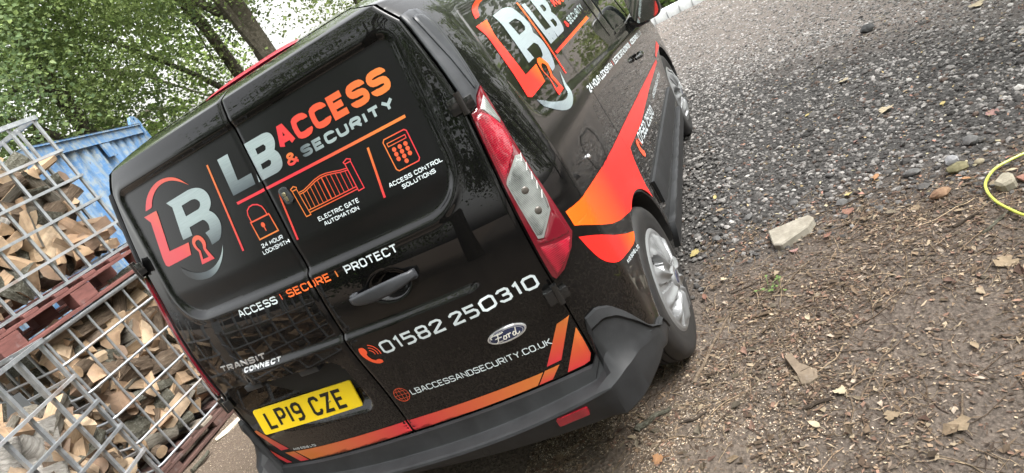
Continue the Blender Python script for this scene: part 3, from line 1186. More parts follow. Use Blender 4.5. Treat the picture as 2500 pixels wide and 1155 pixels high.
for sgn in (1, -1):
    mp = map_corner_k if sgn > 0 else mirror_map(map_corner_k)
    tl = solid_patch('tail_light', TL_OUT, mp, van, M_REDSMOOTH, .012, .05)
    for nm, poly, mt, h in (('clear_lens', TL_SLIV, M_CLEAR, .0145), ('red_lens', TL_DOME, M_RED, .0150), ('clear_lens', TL_CLEAR, M_CLEAR, .0150), ('red_lens', TL_LOW, M_REDSMOOTH, .0140), ('red_lens', TL_BOT, M_RED, .0150)):
        solid_patch(nm, poly, mp, tl, mt, h, .03, sink=.010)
    rim = Q(ribbon(TL_CLEAR, .010, True), flat((.55, .57, .56)))
    lay('lens_rim', rim, (lambda a, b: mp(a, b, .0158)), tl, M_FINRIM, .03)
    # two bulbs showing through the clear lens, and the small fins on its outer edge
    for t, z in ((.22, 1.085), (.25, 1.015)):
        bm = bmesh.new()
        p = mp(t, z, .0152)
        lathe_b = bmesh.ops.create_uvsphere(bm, u_segments=12, v_segments=8, radius=.012, matrix=Matrix.Translation(p) @ Matrix.Scale(.35, 4, (sgn * .6, -.8, 0)))
        bm_obj('bulb', bm, M_BULB, tl)
    for k in range(5):
        bm = bmesh.new()
        z = 1.165 - .030 * k
        a, b = mp(.36, z - .006, .016), mp(.40, z + .014, .016)
        tube(bm, [a, b], .0016, 5)
        bm_obj('lens_fin', bm, M_FIN, tl)
    tr = solid_patch('pillar_trim', TRIM, mp, van, M_TRIM, .010, .04)
    solid_patch('trim_panel', TRIM_IN, mp, tr, M_TRIM, .0165, .04, sink=.008)

# high-level brake light let into the rear of the roof
bm = bmesh.new()
NB = 24
rows = []
for k in range(NB + 1):
    x = -.165 + .44 * k / NB
    e = 1 - abs((x - .055) / .222) ** 4
    row = []
    for z, lift in ((1.7695, .0), (1.7705, .010), (1.7745, .018), (1.782, .020), (1.789, .012), (1.793, .0)):
        zz_ = 1.7695 + (z - 1.7695) * max(.05, e)
        row.append(bm.verts.new((x, R(x, zz_) - lift * max(0.02, e) ** .5, zz_ + lift * .35 * max(0, e))))
    rows.append(row)
for a, b in zip(rows[:-1], rows[1:]):
    for k in range(5): bm.faces.new((a[k], b[k], b[k + 1], a[k + 1]))
bm_obj('high_brake_light', bm, mat('brake_lens', (.42, .010, .040), .3, 0, .35, .3, .1), van, sharp=70)

# ------------------------------------------------------------------ rear bumper
def bumper():
    """path: left arch -> left corner -> rear -> right corner -> right arch; profile set by position"""
    path = []      # (surface kind, param)
    half = [('r', x) for x in np.linspace(0, .74, 26)] + [('c', t) for t in np.linspace(0.02, 1.0, 20)] + [('c', 1 + d) for d in (.03, .06, .09, .115)]
    prof_n = 13
    def section(kind, v, sgn):
        out = []
        if kind == 'r':
            x = v * sgn
            k = abs(v) / .75
            zt = door_bottom(x) - .006
            zs = .374 + .033 * k * k + .036 * x / .7 * .9     # tread of the step
            pts = [(zt, .0), (zt - .003, .014), (zs + .010, .024), (zs + .002, .027), (zs, .030), (zs - .004, .074), (zs - .008, .081), (zs - .016, .085), (zs - .035, .078), (.335, .066), (.314, .056), (.302, .042), (.298, .0)]
            for z, o in pts:
                o2 = o * (1 + .10 * k * k)
                out.append(Vector((x, R(v, .6) - o2, z)))
        else:
            t = v
            tt = min(1, t)
            # upper edge climbs round the corner, then runs down to the arch
            top = lerp(t, [(0, .470), (.04, .56), (.10, .640), (.30, .652), (.45, .628), (.57, .580), (.78, .470), (1.0, .425), (1.03, .422), (1.06, .414), (1.09, .37), (1.115, .33)])
            zr = lerp(t, [(0, .440), (.2, .462), (.45, .468), (.75, .44), (1, .40), (1.115, .34)])
            zbt = lerp(t, [(0, .300), (.3, .312), (.6, .335), (.85, .352), (1.115, .322)])
            zr = min(zr, top - .012)
            amp = lerp(t, [(0, .086), (.25, .062), (.5, .036), (.8, .020), (1.0, .016), (1.115, .010)])
            up = lerp(t, [(0, .006), (.08, .012), (.4, .016), (1, .012), (1.115, .008)])
            mid = .5 * (top + zr)
            hgt = top - zr
            pts = [(top, -.003), (top - .002, up), (top - min(.034, .25 * hgt), up + .008), (top - min(.046, .34 * hgt), up - .001), (zr + .30 * hgt, up + .16 * (amp - up)), (zr + .012, up + .62 * (amp - up)), (zr - .010, amp), (zr - .014, amp),
                   (max(zbt + .02, zr - .05), amp * .97), (zbt + .018, amp * .92), (zbt + .008, amp * .82), (zbt, amp * .5), (zbt - .003, -.02)]
            for z, o in pts:
                p = corner_pt(t, max(z, .24), o)
                out.append(Vector((p.x * sgn, p.y, z)))
        return out
    secs = [section(k, v, -1) for k, v in half[::-1]] + [section(k, v, 1) for k, v in half[1:]]
    V = [p for s in secs for p in s]
    F = []
    n = len(secs[0])
    for i in range(len(secs) - 1):
        for j in range(n - 1):
            F.append((i * n + j, i * n + j + 1, (i + 1) * n + j + 1, (i + 1) * n + j))
    F += [list(range(n)), [(len(secs) - 1) * n + k for k in range(n)][::-1]]
    o = mesh('rear_bumper', V, F, M_PLASTIC, van, True, 24)
    for s_i, tag_ in ((1, 'r'), (-1, 'l')):
        def mpb(a, b, k, s_i=s_i): return Vector((a * s_i, R(a, .6) - .0815 * (1 + .1 * (a / .75) ** 2) - k, b))
        tilt = .0
        rr = [(.640 + p[0], .386 + p[1] + p[0] * .06) for p in rrect(.054, .0155, .006)]
        solid_patch('reflector', rr, mpb, o, M_REFL, .006, .04, sink=-.004)
    ring = Q(ribbon(circle(.30, .352, .0135, n=22), .0012, True), flat((.006, .006, .006)))
    lay('towing_eye_cover', ring, lambda a, b: Vector((a, R(a, .6) - .0815, b)), o, M_VINYL, .02)
    return o


bumper()

# ------------------------------------------------------------------ side: prints, mouldings, glass, mirror
S_L = [(.48, 1.536), (.605, 1.536), (.585, 1.512), (.555, 1.485), (.525, 1.325), (.685, 1.322), (.645, 1.260), (.435, 1.264), (.41, 1.276), (.495, 1.495)]
S_B = [(.68, 1.535), (.84, 1.537), (.91, 1.524), (.93, 1.500), (.95, 1.459), (.94, 1.426), (.905, 1.405), (.925, 1.380), (.925, 1.345), (.91, 1.309), (.88, 1.282), (.85, 1.264), (.82, 1.259),
       (.785, 1.261), (.80, 1.290), (.78, 1.322), (.81, 1.322), (.84, 1.341), (.85, 1.362), (.83, 1.378), (.71, 1.379), (.71, 1.341), (.63, 1.343), (.65, 1.389), (.69, 1.499)]
S_BH = [(.755, 1.485), (.85, 1.484), (.88, 1.464), (.875, 1.44), (.85, 1.431), (.755, 1.431)]
S_K = [(.705, 1.322), (.73, 1.331), (.76, 1.329), (.785, 1.316), (.80, 1.290), (.775, 1.264), (.755, 1.252), (.765, 1.189), (.665, 1.191), (.705, 1.254), (.69, 1.289)]
S_KH = [(.715, 1.303), (.735, 1.309), (.757, 1.305), (.77, 1.290), (.75, 1.268), (.725, 1.252), (.735, 1.209), (.695, 1.212), (.712, 1.257), (.70, 1.286)]
S_BARC = [(.46, 1.247), (.47, 1.216), (.51, 1.185), (.59, 1.148), (.66, 1.132), (.72, 1.133), (.78, 1.149), (.815, 1.180), (.86, 1.238), (.80, 1.200), (.77, 1.178), (.74, 1.167), (.69, 1.163), (.64, 1.173), (.57, 1.194), (.52, 1.221)]
S_ARC = [(.535, 1.556), (.585, 1.556), (.605, 1.578), (.66, 1.600), (.74, 1.612), (.84, 1.598), (.90, 1.570), (.86, 1.585), (.76, 1.597), (.67, 1.583), (.62, 1.560), (.60, 1.556)]
S_ARC = [(.530, 1.556), (.580, 1.556), (.605, 1.575), (.66, 1.592), (.74, 1.598), (.84, 1.586), (.90, 1.566), (.87, 1.588), (.80, 1.606), (.70, 1.611), (.62, 1.602), (.560, 1.585)]
SIDE_SW = [(.172, .956), (.30, .945), (.60, .905), (.845, .881), (1.34, .842), (2.08, .780), (2.89, .712), (2.96, .708), (3.02, .700), (2.96, .682), (2.85, .690), (2.28, .715), (1.55, .731), (1.20, .764), (1.105, .774), (1.055, .730),
           (1.03, .668), (.985, .640), (.957, .627), (.95, .640), (.90, .668), (.84, .688), (.78, .698), (.727, .703), (.66, .698), (.645, .672), (.42, .755), (.25, .845), (.171, .904)]
arcp = [(AX_R + (RA + .010) * math.cos(a), .316 + (RA + .010) * math.sin(a)) for a in np.linspace(math.radians(37), math.radians(103), 10)]
SIDE_SW = [(.172, .956), (.30, .945), (.60, .905), (.845, .881), (1.34, .842), (2.08, .780), (2.89, .712), (2.98, .704), (2.96, .684), (2.85, .691), (2.28, .716), (1.55, .731), (1.20, .764), (1.105, .772), (1.06, .720), (1.04, .63)] + \
          [p for p in arcp if p[1] < 10][0:] + [(.43, .752), (.25, .845), (.171, .904)]
SIDE_SW2 = [(.163, .868), (.30, .775), (.45, .695), (.535, .655), (.50, .640), (.46, .640), (.40, .655), (.30, .684), (.23, .709), (.19, .750), (.173, .804)]
SIDE_FEN = [(3.0, .700), (3.20, .672), (3.40, .70), (3.40, .722), (3.20, .690), (3.01, .712)]
SIDE_FEN = [(3.03, .700), (3.40, .706), (3.40, .745), (3.03, .722)]
for sgn in (1,):
    ms = map_side()
    lay('side_emblem_print', [(S_L, [], grad((.45, 1.27), (.68, 1.36), FLUO_R, FLUO_R, FLUO_O)), (S_K, [S_KH], grad((.7, 1.2), (.74, 1.33), FLUO_R, FLUO_O)), (S_ARC, [], grad((.53, 0), (.9, 0), FLUO_R, FLUO_O)),
                              ([(1.00, 1.525), (1.02, 1.523), (.915, 1.211), (.900, 1.214)], [], grad((0, 1.52), (0, 1.21), FLUO_O, FLUO_R))], ms, van, M_VINYL, .03)
    lay('side_emblem_print', [(S_B, [S_BH], grad((0, 1.26), (0, 1.53), hexc(150, 160, 170), SILV)), (S_BARC, [], grad((.46, 0), (.85, 0), hexc(110, 120, 128), SILV))], ms, van, M_SILVER, .03)
    T2L = [(1.03, 1.508), (1.09, 1.506), (1.055, 1.378), (1.16, 1.371), (1.125, 1.325), (.99, 1.328)]
    T2B = [(1.18, 1.502), (1.30, 1.497), (1.36, 1.485), (1.375, 1.455), (1.345, 1.425), (1.315, 1.415), (1.335, 1.390), (1.32, 1.345), (1.28, 1.322), (1.14, 1.325)]
    T2H = [(1.235, 1.463), (1.285, 1.460), (1.29, 1.440), (1.265, 1.432), (1.225, 1.434)]
    T2I = [(1.21, 1.392), (1.265, 1.390), (1.27, 1.370), (1.245, 1.358), (1.20, 1.359)]
    lay('side_title_print', [(T2L, [], grad((0, 1.33), (0, 1.5), hexc(150, 160, 168), SILV)), (T2B, [T2H, T2I], grad((0, 1.33), (0, 1.5), hexc(160, 170, 178), SILV))], ms, van, M_SILVER, .03)
    side_txt = []
    side_txt += Q(text_quads('ACCESS', 1.42, 1.90, 1.41, 1.475, .0165, 2.2), grad((1.4, 0), (1.9, 0), FLUO_R, FLUO_O))
    side_txt += Q(text_quads('&', 1.36, 1.42, 1.318, 1.348, .008), flat(FLUO_R))
    side_txt += [([(.97, 1.296), (1.815, 1.284), (1.82, 1.268), (.98, 1.284)], [], grad((.97, 0), (1.8, 0), FLUO_R, FLUO_O))]
    lay('side_title_print', side_txt, ms, van, M_VINYL, .03)
    lay('side_title_print', Q(text_quads('SECURITY', 1.435, 1.86, 1.316, 1.352, .009, 2.2), flat(SILV)), ms, van, M_SILVER, .03)
    st = []
    sl = -.0895
    for s, a, b, col in (('24 HOUR LOCKSMITH', .99, 1.60, WHT), ('|', 1.635, 1.648, FLUO_R), ('ELECTRIC GATE AUTOMATION', 1.68, 2.30, WHT), ('|', 2.325, 2.338, FLUO_R), ('ACCESS CONTROL SOLUTIONS', 2.365, 2.90, WHT)):
        z0 = 1.086 + sl * (a - .98)
        st += Q(text_quads(s, a, b, z0, z0 + .031, .0062, 1.5, sl), flat(col))
    lay('side_services_print', st, ms, van, M_VINYL, .03)
    lay('side_swoosh_print', [(SIDE_SW, [], grad((.15, .8), (1.1, .8), FLUO_O, FLUO_R, FLUO_R)), (SIDE_SW2, [], grad((.15, .8), (.55, .65), FLUO_R, FLUO_R, FLUO_O)), (SIDE_FEN, [], flat(FLUO_R))], ms, van, M_VINYL, .035)
    lay('signwriter_print', Q(text_quads('AXIS SIGNS LTD', .315, .50, .650, .664, .0026, 1.6, -.25), flat(WHT)), ms, van, M_VINYL, .02)
    lay('side_phone_print', Q(text_quads('01582', 1.345, 1.63, .690, .748, .0105, 2.0, -.095), flat(WHT)), ms, van, M_VINYL, .03)
    n2 = Q(text_quads('250310', 1.675, 1.99, .6585, .7165, .0105, 2.0, -.095), flat(WHT))
    lay('side_phone_print', n2, ms, van, M_VINYL, .03)
    n2 = Q(text_quads('LBACCESSANDSECURITY.CO.UK', 2.20, 2.84, .655, .680, .0042, 1.5, -.045), flat(WHT))
    lay('side_web_print', n2, ms, van, M_VINYL, .03)
    n3 = [([(1.25, .742), (1.29, .745), (1.305, .722), (1.285, .706), (1.30, .680), (1.325, .668), (1.32, .650), (1.29, .645), (1.255, .668), (1.238, .706)], [], flat(hexc(232, 84, 50)))]
    for k in range(2):
        rr = .02 + .015 * k
        n3 += Q(ribbon([(1.305 + rr * math.cos(a), .70 + rr * math.sin(a)) for a in np.linspace(-.3, 1.2, 6)], .006), flat(hexc(232, 84, 50)))
    lay('side_handset_print', n3, ms, van, M_VINYL, .03)

# shut lines and fuel flap on the right-hand side: narrow dark grooves
gapm = mat('shut_line', (.002, .002, .002), .6)
fl = [(.565, 1.045), (.695, 1.032), (.735, .99), (.745, .93), (.72, .893), (.60, .905), (.535, .93), (.51, .99), (.525, 1.03)]
lines = [ribbon(fl, .0055, True), ribbon([(2.13, 1.62), (2.12, 1.3), (2.115, 1.0), (2.11, .896), (2.04, .727), (2.00, .618), (1.99, .50), (2.0, .30)], .006),
         ribbon([(1.10, 1.60), (1.045, 1.25), (1.03, 1.0), (1.06, .80), (1.12, .66), (1.14, .50), (1.14, .30)], .005),
         ribbon([(3.02, 1.0), (3.03, .80), (2.98, .66), (2.94, .45), (2.95, .30)], .006)]
for sgn in (1, -1):
    mp0 = map_side(.0016)
    mp_ = mp0 if sgn > 0 else mirror_map(mp0)
    for l in lines: lay('panel_gap', [(q, [], flat((.002,) * 3)) for q in l], mp_, van, gapm, .03)
    # lower mouldings and sill
    mk = map_side_k if sgn > 0 else mirror_map(map_side_k)
    solid_patch('side_moulding', [(1.17, .565), (1.95, .540), (2.93, .505), (2.95, .47), (2.93, .40), (2.0, .41), (1.24, .425), (1.19, .445)], mk, van, M_PLASTIC, .016, .08)
    solid_patch('sill', [(1.115, .33), (1.14, .36), (1.6, .355), (2.96, .345), (3.0, .31), (2.98, .235), (1.6, .235), (1.13, .235)], mk, van, M_PLASTIC, .030, .08)
    # sliding-door and front-door handles
    for y0, z0 in ((2.22, .905),):
        bm = bmesh.new()
        pts = [Vector((sgn * (sidex(y0 + .15 * k / 8, z0) + .008 + .030 * math.sin(PI * k / 8) ** .5), y0 + .15 * k / 8, z0 - .004 * k / 8)) for k in range(9)]
        tube(bm, pts, [.010 + .006 * math.sin(PI * k / 8) for k in range(9)], 10)
        bm_obj('side_handle', bm, M_BLACKGLOSS, van)
    # glass of the cab door
    solid_patch('side_window', [(2.16, 1.115), (2.60, 1.080), (2.74, 1.075), (2.70, 1.20), (2.47, 1.52), (2.40, 1.575), (2.16, 1.585)], mk, van, M_GLASS, .0045, .06)
    solid_patch('quarter_window', [(2.79, 1.075), (2.90, 1.075), (2.78, 1.22), (2.755, 1.20)], mk, van, M_GLASS, .0045, .06)
    solid_patch('window_waist_trim', [(2.14, 1.108), (2.60, 1.070), (2.93, 1.066), (2.93, 1.052), (2.60, 1.056), (2.14, 1.093)], mk, van, M_BLACKGLOSS, .008, .06)
    solid_patch('door_pillar_trim', [(1.985, 1.60), (2.13, 1.600), (2.13, 1.100), (1.985, 1.12)], mk, van, M_BLACKGLOSS, .004, .06)

# fuel flap lock
bm = bmesh.new()
bmesh.ops.create_uvsphere(bm, u_segments=10, v_segments=6, radius=.009, matrix=Matrix.Translation((sidex(.515, .985) + .002, .515, .985)))
bm_obj('flap_lock', bm, M_CHROME, van)
# door mirrors
for sgn in (1, -1):
    bm = bmesh.new()
    prof = []
    sec = [(-.075, .55), (-.055, .92), (-.02, 1.0), (.03, .92), (.075, .70), (.10, .35)]
    rings = []
    for dy, k in sec:
        ring = []
        for q in range(24):
            a = 2 * PI * q / 24
            ex = math.copysign(abs(math.cos(a)) ** .5, math.cos(a)) * .098 * k
            ez = math.copysign(abs(math.sin(a)) ** .5, math.sin(a)) * .120 * k
            ring.append(bm.verts.new((sgn * (1.005 + ex), 2.82 + dy, 1.105 + ez)))
        rings.append(ring)
    for a, b in zip(rings[:-1], rings[1:]):
        for q in range(24): bm.faces.new((a[q], a[(q + 1) % 24], b[(q + 1) % 24], b[q]))
    bm.faces.new(rings[0])
    bm.faces.new(rings[-1])
    tube(bm, [(sgn * .87, 2.80, 1.03), (sgn * .94, 2.81, 1.005), (sgn * 1.0, 2.82, 1.0)], [.045, .032, .028], 12)
    mo = bm_obj('wing_mirror', bm, M_BLACKGLOSS, van, sharp=60)
    bm = bmesh.new()
    pts = [bm.verts.new((sgn * (1.005 + math.copysign(abs(math.cos(2 * PI * q / 24)) ** .5, math.cos(2 * PI * q / 24)) * .085), 2.7385, 1.105 + math.copysign(abs(math.sin(2 * PI * q / 24)) ** .5, math.sin(2 * PI * q / 24)) * .105)) for q in range(24)]
    bm.faces.new(pts)
    bm_obj('mirror_glass', bm, mat('mirror_silver', (.55, .6, .58), .04, 1.0), mo, smooth=False)

# windscreen: a sheet just proud of the shell's nose
V, F = [], []
zs_ = np.linspace(1.10, 1.66, 14)
for z in zs_:
    w = halfw(z)
    y1 = y_front(z)
    ys = corner_fine(z)[-1][1]
    rf = min(.55, (y1 - ys) * .4)
    yf = y1 - rf
    for th in np.linspace(math.radians(36), math.radians(144), 25):
        s_ = math.sin(th)
        c0 = math.cos(th)
        V.append((w * math.copysign(abs(c0) ** .62, c0) * 1.004, yf + rf * s_ ** .9 + .006, z + .004))
for j in range(13):
    for i in range(24):
        F.append((j * 25 + i, j * 25 + i + 1, (j + 1) * 25 + i + 1, (j + 1) * 25 + i))
mesh('windscreen', V, F, M_GLASS, van)

# ------------------------------------------------------------------ wheels
def hub_mesh():
    """pressed wheel trim: ten blades in five pairs, small windows between, on a polar grid"""
    NR, NT = 26, 200
    V, F, mi = [], [], []
    rs = np.concatenate([np.linspace(.001, .05, 6), np.linspace(.056, .192, 14), np.linspace(.197, .218, 6)])
    for r in rs:
        for k in range(NT):
            th = 2 * PI * k / NT
            ph = (th * 5 / (2 * PI)) % 1.0
            x = .020 - .030 * (r / .218) ** 2
            if r < .043: x += .010
            elif r < .05: x += .004
            if .056 < r < .194:
                tw = (ph + .06 * (r - .06) / .13) % 1.0
                d1 = abs((tw - .30 + .5) % 1 - .5)
                d2 = abs((tw - .70 + .5) % 1 - .5)
                d = min(d1, d2)
                x += .018 * math.exp(-(d / .080) ** 2) * sm((r - .05) / .03) * sm((.20 - r) / .03)
                x -= .008 * sm((abs((tw + .5) % 1 - .5) < .07) * 1.0)
            if r > .194: x += .004 * math.sin(PI * min(1, (r - .194) / .022))
            V.append([x, r * math.cos(th), r * math.sin(th)])
    n = NT
    for j in range(len(rs) - 1):
        for k in range(n):
            F.append((j * n + k, j * n + (k + 1) % n, (j + 1) * n + (k + 1) % n, (j + 1) * n + k))
            r = (rs[j] + rs[j + 1]) / 2
            tw = (((k + .5) / NT * 5) % 1.0 + .06 * (r - .06) / .13) % 1.0
            q = abs((tw - .5 + .5) % 1 - .5)
            hole = (.118 < r < .178) and q < .115 * (1.15 - (r - .148) ** 2 * 900)
            mi.append(1 if hole else 0)
    F.append(list(range(n))[::-1])
    mi.append(0)
    holes = {v for f, m in zip(F, mi) if m for v in f}
    for v in holes: V[v][0] -= .03
    return V, F, mi


HV, HF, HM = hub_mesh()


def tyre_bm():
    bm = bmesh.new()
    w = .1025
    prof = [(-w + .012, .208), (-w - .004, .225), (-w - .010, .26), (-w - .004, .296), (-w + .012, .314), (-.078, .3195), (-.050, .3215), (-.0485, .315), (-.0425, .315), (-.041, .322), (-.016, .3228), (-.0145, .316), (-.0085, .316), (-.007, .323),
            (.007, .323), (.0085, .316), (.0145, .316), (.016, .3228), (.041, .322), (.0425, .315), (.0485, .315), (.050, .3215), (.078, .3195), (w - .012, .314), (w - .001, .300), (w + .003, .288), (w + .0045, .264), (w + .0035, .260), (w + .003, .245), (w + .001, .228), (w - .002, .220), (w - .03, .20)]
    lathe(bm, prof, 96, 'x')
    return bm


tm = hm = bmsh = None
for sgn in (1, -1):
    for ay in (AX_R, AX_F):
        w = empty('wheel', (sgn * (.906 - .1025), ay, .318), parent=van)
        if tm is None:
            t0 = bm_obj('tyre', tyre_bm(), M_RUBBER, w, sharp=30)
            tm = t0.data
            h0 = mesh('hub_cap', [(v[0] + .110, v[1], v[2]) for v in HV], HF, [M_HUBSILVER, M_DARK], w, True, 40, HM)
            hm = h0.data
            bm = bmesh.new()
            lathe(bm, [(.1395, .033), (.1415, .030), (.1418, .0001)], 30, 'x')
            for v in bm.verts: v.co.y *= 1.0; v.co.z *= .55
            bmo = bm_obj('cap_badge', bm, M_OVAL, w)
            bmsh = bmo.data
            bm = bmesh.new()
            lathe(bm, [(-.08, .20), (.05, .205), (.055, .10), (.055, .0001)], 40, 'x')
            dsk = bm_obj('rim', bm, M_DARK, w).data
            objs = w.children
        else:
            objs = [link('tyre', tm, w), link('hub_cap', hm, w), link('cap_badge', bmsh, w), link('rim', dsk, w)]
        if sgn < 0: w.rotation_euler = (0, 0, PI)
        for o in objs:
            if o.name.startswith('hub') or o.name.startswith('cap'): o.rotation_euler = (.35 if ay == AX_R else 1.0, 0, 0)
# underbody, exhaust silencer
bm = bmesh.new()
add_box(bm, (-.70, .25, .27), (.70, 4.0, .42))
bm_obj('underbody', bm, M_DARK, van)
# roof aerial

# ------------------------------------------------------------------ ground
def fast_tris(name, V, T, mats, cols=None, mi=None, smooth=False, parent=None):
    V = np.asarray(V, dtype=np.float32).reshape(-1, 3)
    T = np.asarray(T, dtype=np.int32).reshape(-1, 3)
    me = bpy.data.meshes.new(name)
    me.vertices.add(len(V))
    me.vertices.foreach_set('co', V.ravel())
    me.loops.add(len(T) * 3)
    me.loops.foreach_set('vertex_index', T.ravel())
    me.polygons.add(len(T))
    me.polygons.foreach_set('loop_start', np.arange(0, len(T) * 3, 3, dtype=np.int32))
    me.polygons.foreach_set('loop_total', np.full(len(T), 3, dtype=np.int32))
    for m in (mats if isinstance(mats, (list, tuple)) else [mats]): me.materials.append(m)
    if mi is not None: me.polygons.foreach_set('material_index', np.asarray(mi, dtype=np.int32))
    me.polygons.foreach_set('use_smooth', np.full(len(T), smooth, dtype=bool))
    if cols is not None:
        a = me.attributes.new('Col', 'FLOAT_COLOR', 'POINT')
        c4 = np.ones((len(V), 4), dtype=np.float32)
        c4[:, :3] = cols
        a.data.foreach_set('color', c4.ravel())
    me.update(calc_edges=True)
    return link(name, me, parent)


rg = np.random.default_rng(11)


def vnoise(x, y, s, seed=0):
    """cheap smooth value noise"""
    g = np.random.default_rng(seed).random((64, 64))
    u, v = np.asarray(x) * s + 1000, np.asarray(y) * s + 1000
    i, j = np.floor(u).astype(int), np.floor(v).astype(int)
    a, b = u - i, v - j
    a, b = a * a * (3 - 2 * a), b * b * (3 - 2 * b)
    G = lambda p, q: g[p % 64, q % 64]
    return (G(i, j) * (1 - a) + G(i + 1, j) * a) * (1 - b) + (G(i, j + 1) * (1 - a) + G(i + 1, j + 1) * a) * b


def gravel_edge(x):
    """where the gravel starts (y) for a given x"""
    return 1.36 + .10 * (vnoise(x, x * 0, 2.2, 3) - .5) - .10 * np.clip((1.1 - x) / .3, 0, 1) + .12 * (vnoise(x, x * 0, 6, 4) - .5)


def gz_(x, y):
    return .030 * (vnoise(x, y, .9, 1) - .5) + .016 * (vnoise(x, y, 4, 2) - .5) + .008 * (vnoise(x, y, 13, 5) - .5) - .004


def ground_mat():
    m = mat('earth_and_gravel', (.1, .08, .06), .9, 0, 0, .25)
    nt, N, L, b = nodes(m)
    a = N.new('ShaderNodeAttribute')
    a.attribute_name = 'Col'
    sx = N.new('ShaderNodeSeparateColor')
    L.new(a.outputs['Color'], sx.inputs[0])
    co = coords(nt)
    n1, n2, n3 = noise(nt, 6, 8, .7, co), noise(nt, 55, 6, .7, co), noise(nt, 170, 3, .6, co)
    soil = mixc(nt, n1, (.032, .025, .020), (.100, .082, .068))
    soil = mixc(nt, ramp(nt, n2, [(.42, (0,) * 3), (.62, (1,) * 3)]), soil, (.120, .097, .079))
    grav = mixc(nt, n2, (.018, .0165, .0155), (.075, .069, .063))
    v = N.new('ShaderNodeTexVoronoi')
    v.inputs['Scale'].default_value = 65
    L.new(co, v.inputs['Vector'])
    grav = mixc(nt, .6, grav, ramp(nt, v.outputs['Color'], [(.1, (.012, .012, .012)), (.7, (.06, .058, .056)), (1, (.13, .126, .12))]))
    track = mixc(nt, n1, (.12, .090, .072), (.22, .190, .170))
    track = mixc(nt, ramp(nt, n3, [(.5, (0,) * 3), (.7, (1,) * 3)]), track, (.26, .245, .23))
    chips = mixc(nt, n2, (.060, .044, .034), (.18, .14, .105))
    c1 = mixc(nt, sx.outputs[0], soil, grav)
    c2 = mixc(nt, sx.outputs[1], c1, track)
    c3 = mixc(nt, sx.outputs[2], c2, chips)
    L.new(c3, b.inputs['Base Color'])
    h = N.new('ShaderNodeMath')
    h.operation = 'ADD'
    L.new(n2, h.inputs[0])
    L.new(v.outputs['Distance'], h.inputs[1])
    bump(nt, b, h.outputs[0], .8, .012)
    return m


M_GROUND = ground_mat()
gx_ = np.unique(np.concatenate([np.linspace(-120, -12, 10), np.linspace(-12, -4, 17), np.linspace(-4, 5, 151), np.linspace(5, 14, 20), np.linspace(14, 120, 10)]))
gy_ = np.unique(np.concatenate([np.linspace(-120, -12, 10), np.linspace(-12, -1, 22), np.linspace(-1, 7, 134), np.linspace(7, 16, 24), np.linspace(16, 120, 10)]))
GX, GY = np.meshgrid(gx_, gy_)
fade = np.clip(1 - (np.hypot(GX - 1, GY - 2) - 10) / 10, 0, 1)
GZ = gz_(GX, GY) * fade
under = (np.abs(GX) < 1.05) & (GY > -.2) & (GY < 4.6)
GZ = np.where(under, np.minimum(GZ, 0.0) * .4, GZ)
nyy, nxx = GX.shape
I = np.arange(nyy * nxx).reshape(nyy, nxx)
q = np.stack([I[:-1, :-1], I[:-1, 1:], I[1:, 1:], I[1:, :-1]], -1).reshape(-1, 4)
T = np.concatenate([q[:, [0, 1, 2]], q[:, [0, 2, 3]]])
gcol = np.zeros((nyy * nxx, 3))
fx, fy = GX.ravel(), GY.ravel()
gr_ = np.clip((fy - gravel_edge(fx)) / .55 + .45, 0, 1)
gr_ = gr_ * np.clip((fx - .2) / .5, 0, 1)
gcol[:, 0] = gr_
tr_ = np.clip((fy - 3.1 - .8 * (vnoise(fx, fy, .5, 8) - .5) + .75 * (fx - 2.4)) / 1.2, 0, 1)
tr_ = tr_ * (.35 + .65 * vnoise(fx, fy, .55, 9))
gcol[:, 1] = np.clip(tr_, 0, .9)
gcol[:, 2] = np.clip((-1.0 - fx) / .5, 0, 1) * np.clip((3.5 - fy) / 1.5, 0, 1)
gcol[:, 2] = np.maximum(gcol[:, 2], .30 * np.clip((.9 - np.hypot(fx - .4, fy - .1)) / .5, 0, 1))
ground = tag(fast_tris('ground', np.stack([fx, fy, GZ.ravel()], 1), T, M_GROUND, gcol, smooth=True), kind='structure')


def col_mat(name, rough=.8, spec=.3, noise_sc=None, trans=0.0):
    m = mat(name, (.5,) * 3, rough, 0, 0, spec)
    nt, N, L, b = nodes(m)
    a = N.new('ShaderNodeAttribute')
    a.attribute_name = 'Col'
    c = a.outputs['Color']
    if noise_sc:
        n = noise(nt, noise_sc, 5, .65, coords(nt))
        k = ramp(nt, n, [(.3, (.6,) * 3), (.7, (1.25,) * 3)])
        mx = N.new('ShaderNodeMix')
        mx.data_type = 'RGBA'
        mx.blend_type = 'MULTIPLY'
        mx.inputs[0].default_value = 1
        L.new(c, mx.inputs[6])
        L.new(k, mx.inputs[7])
        c = mx.outputs[2]
    L.new(c, b.inputs['Base Color'])
    if trans:
        tl = N.new('ShaderNodeBsdfTranslucent')
        L.new(c, tl.inputs['Color'])
        ms = N.new('ShaderNodeMixShader')
        ms.inputs[0].default_value = trans
        L.new(b.outputs[0], ms.inputs[1])
        L.new(tl.outputs[0], ms.inputs[2])
        L.new(ms.outputs[0], N['Material Output'].inputs['Surface'])
    return m


M_STONE = col_mat('stone_chips', .85, .3, 70)
M_LITTER = col_mat('dry_litter', .85, .2, 60)
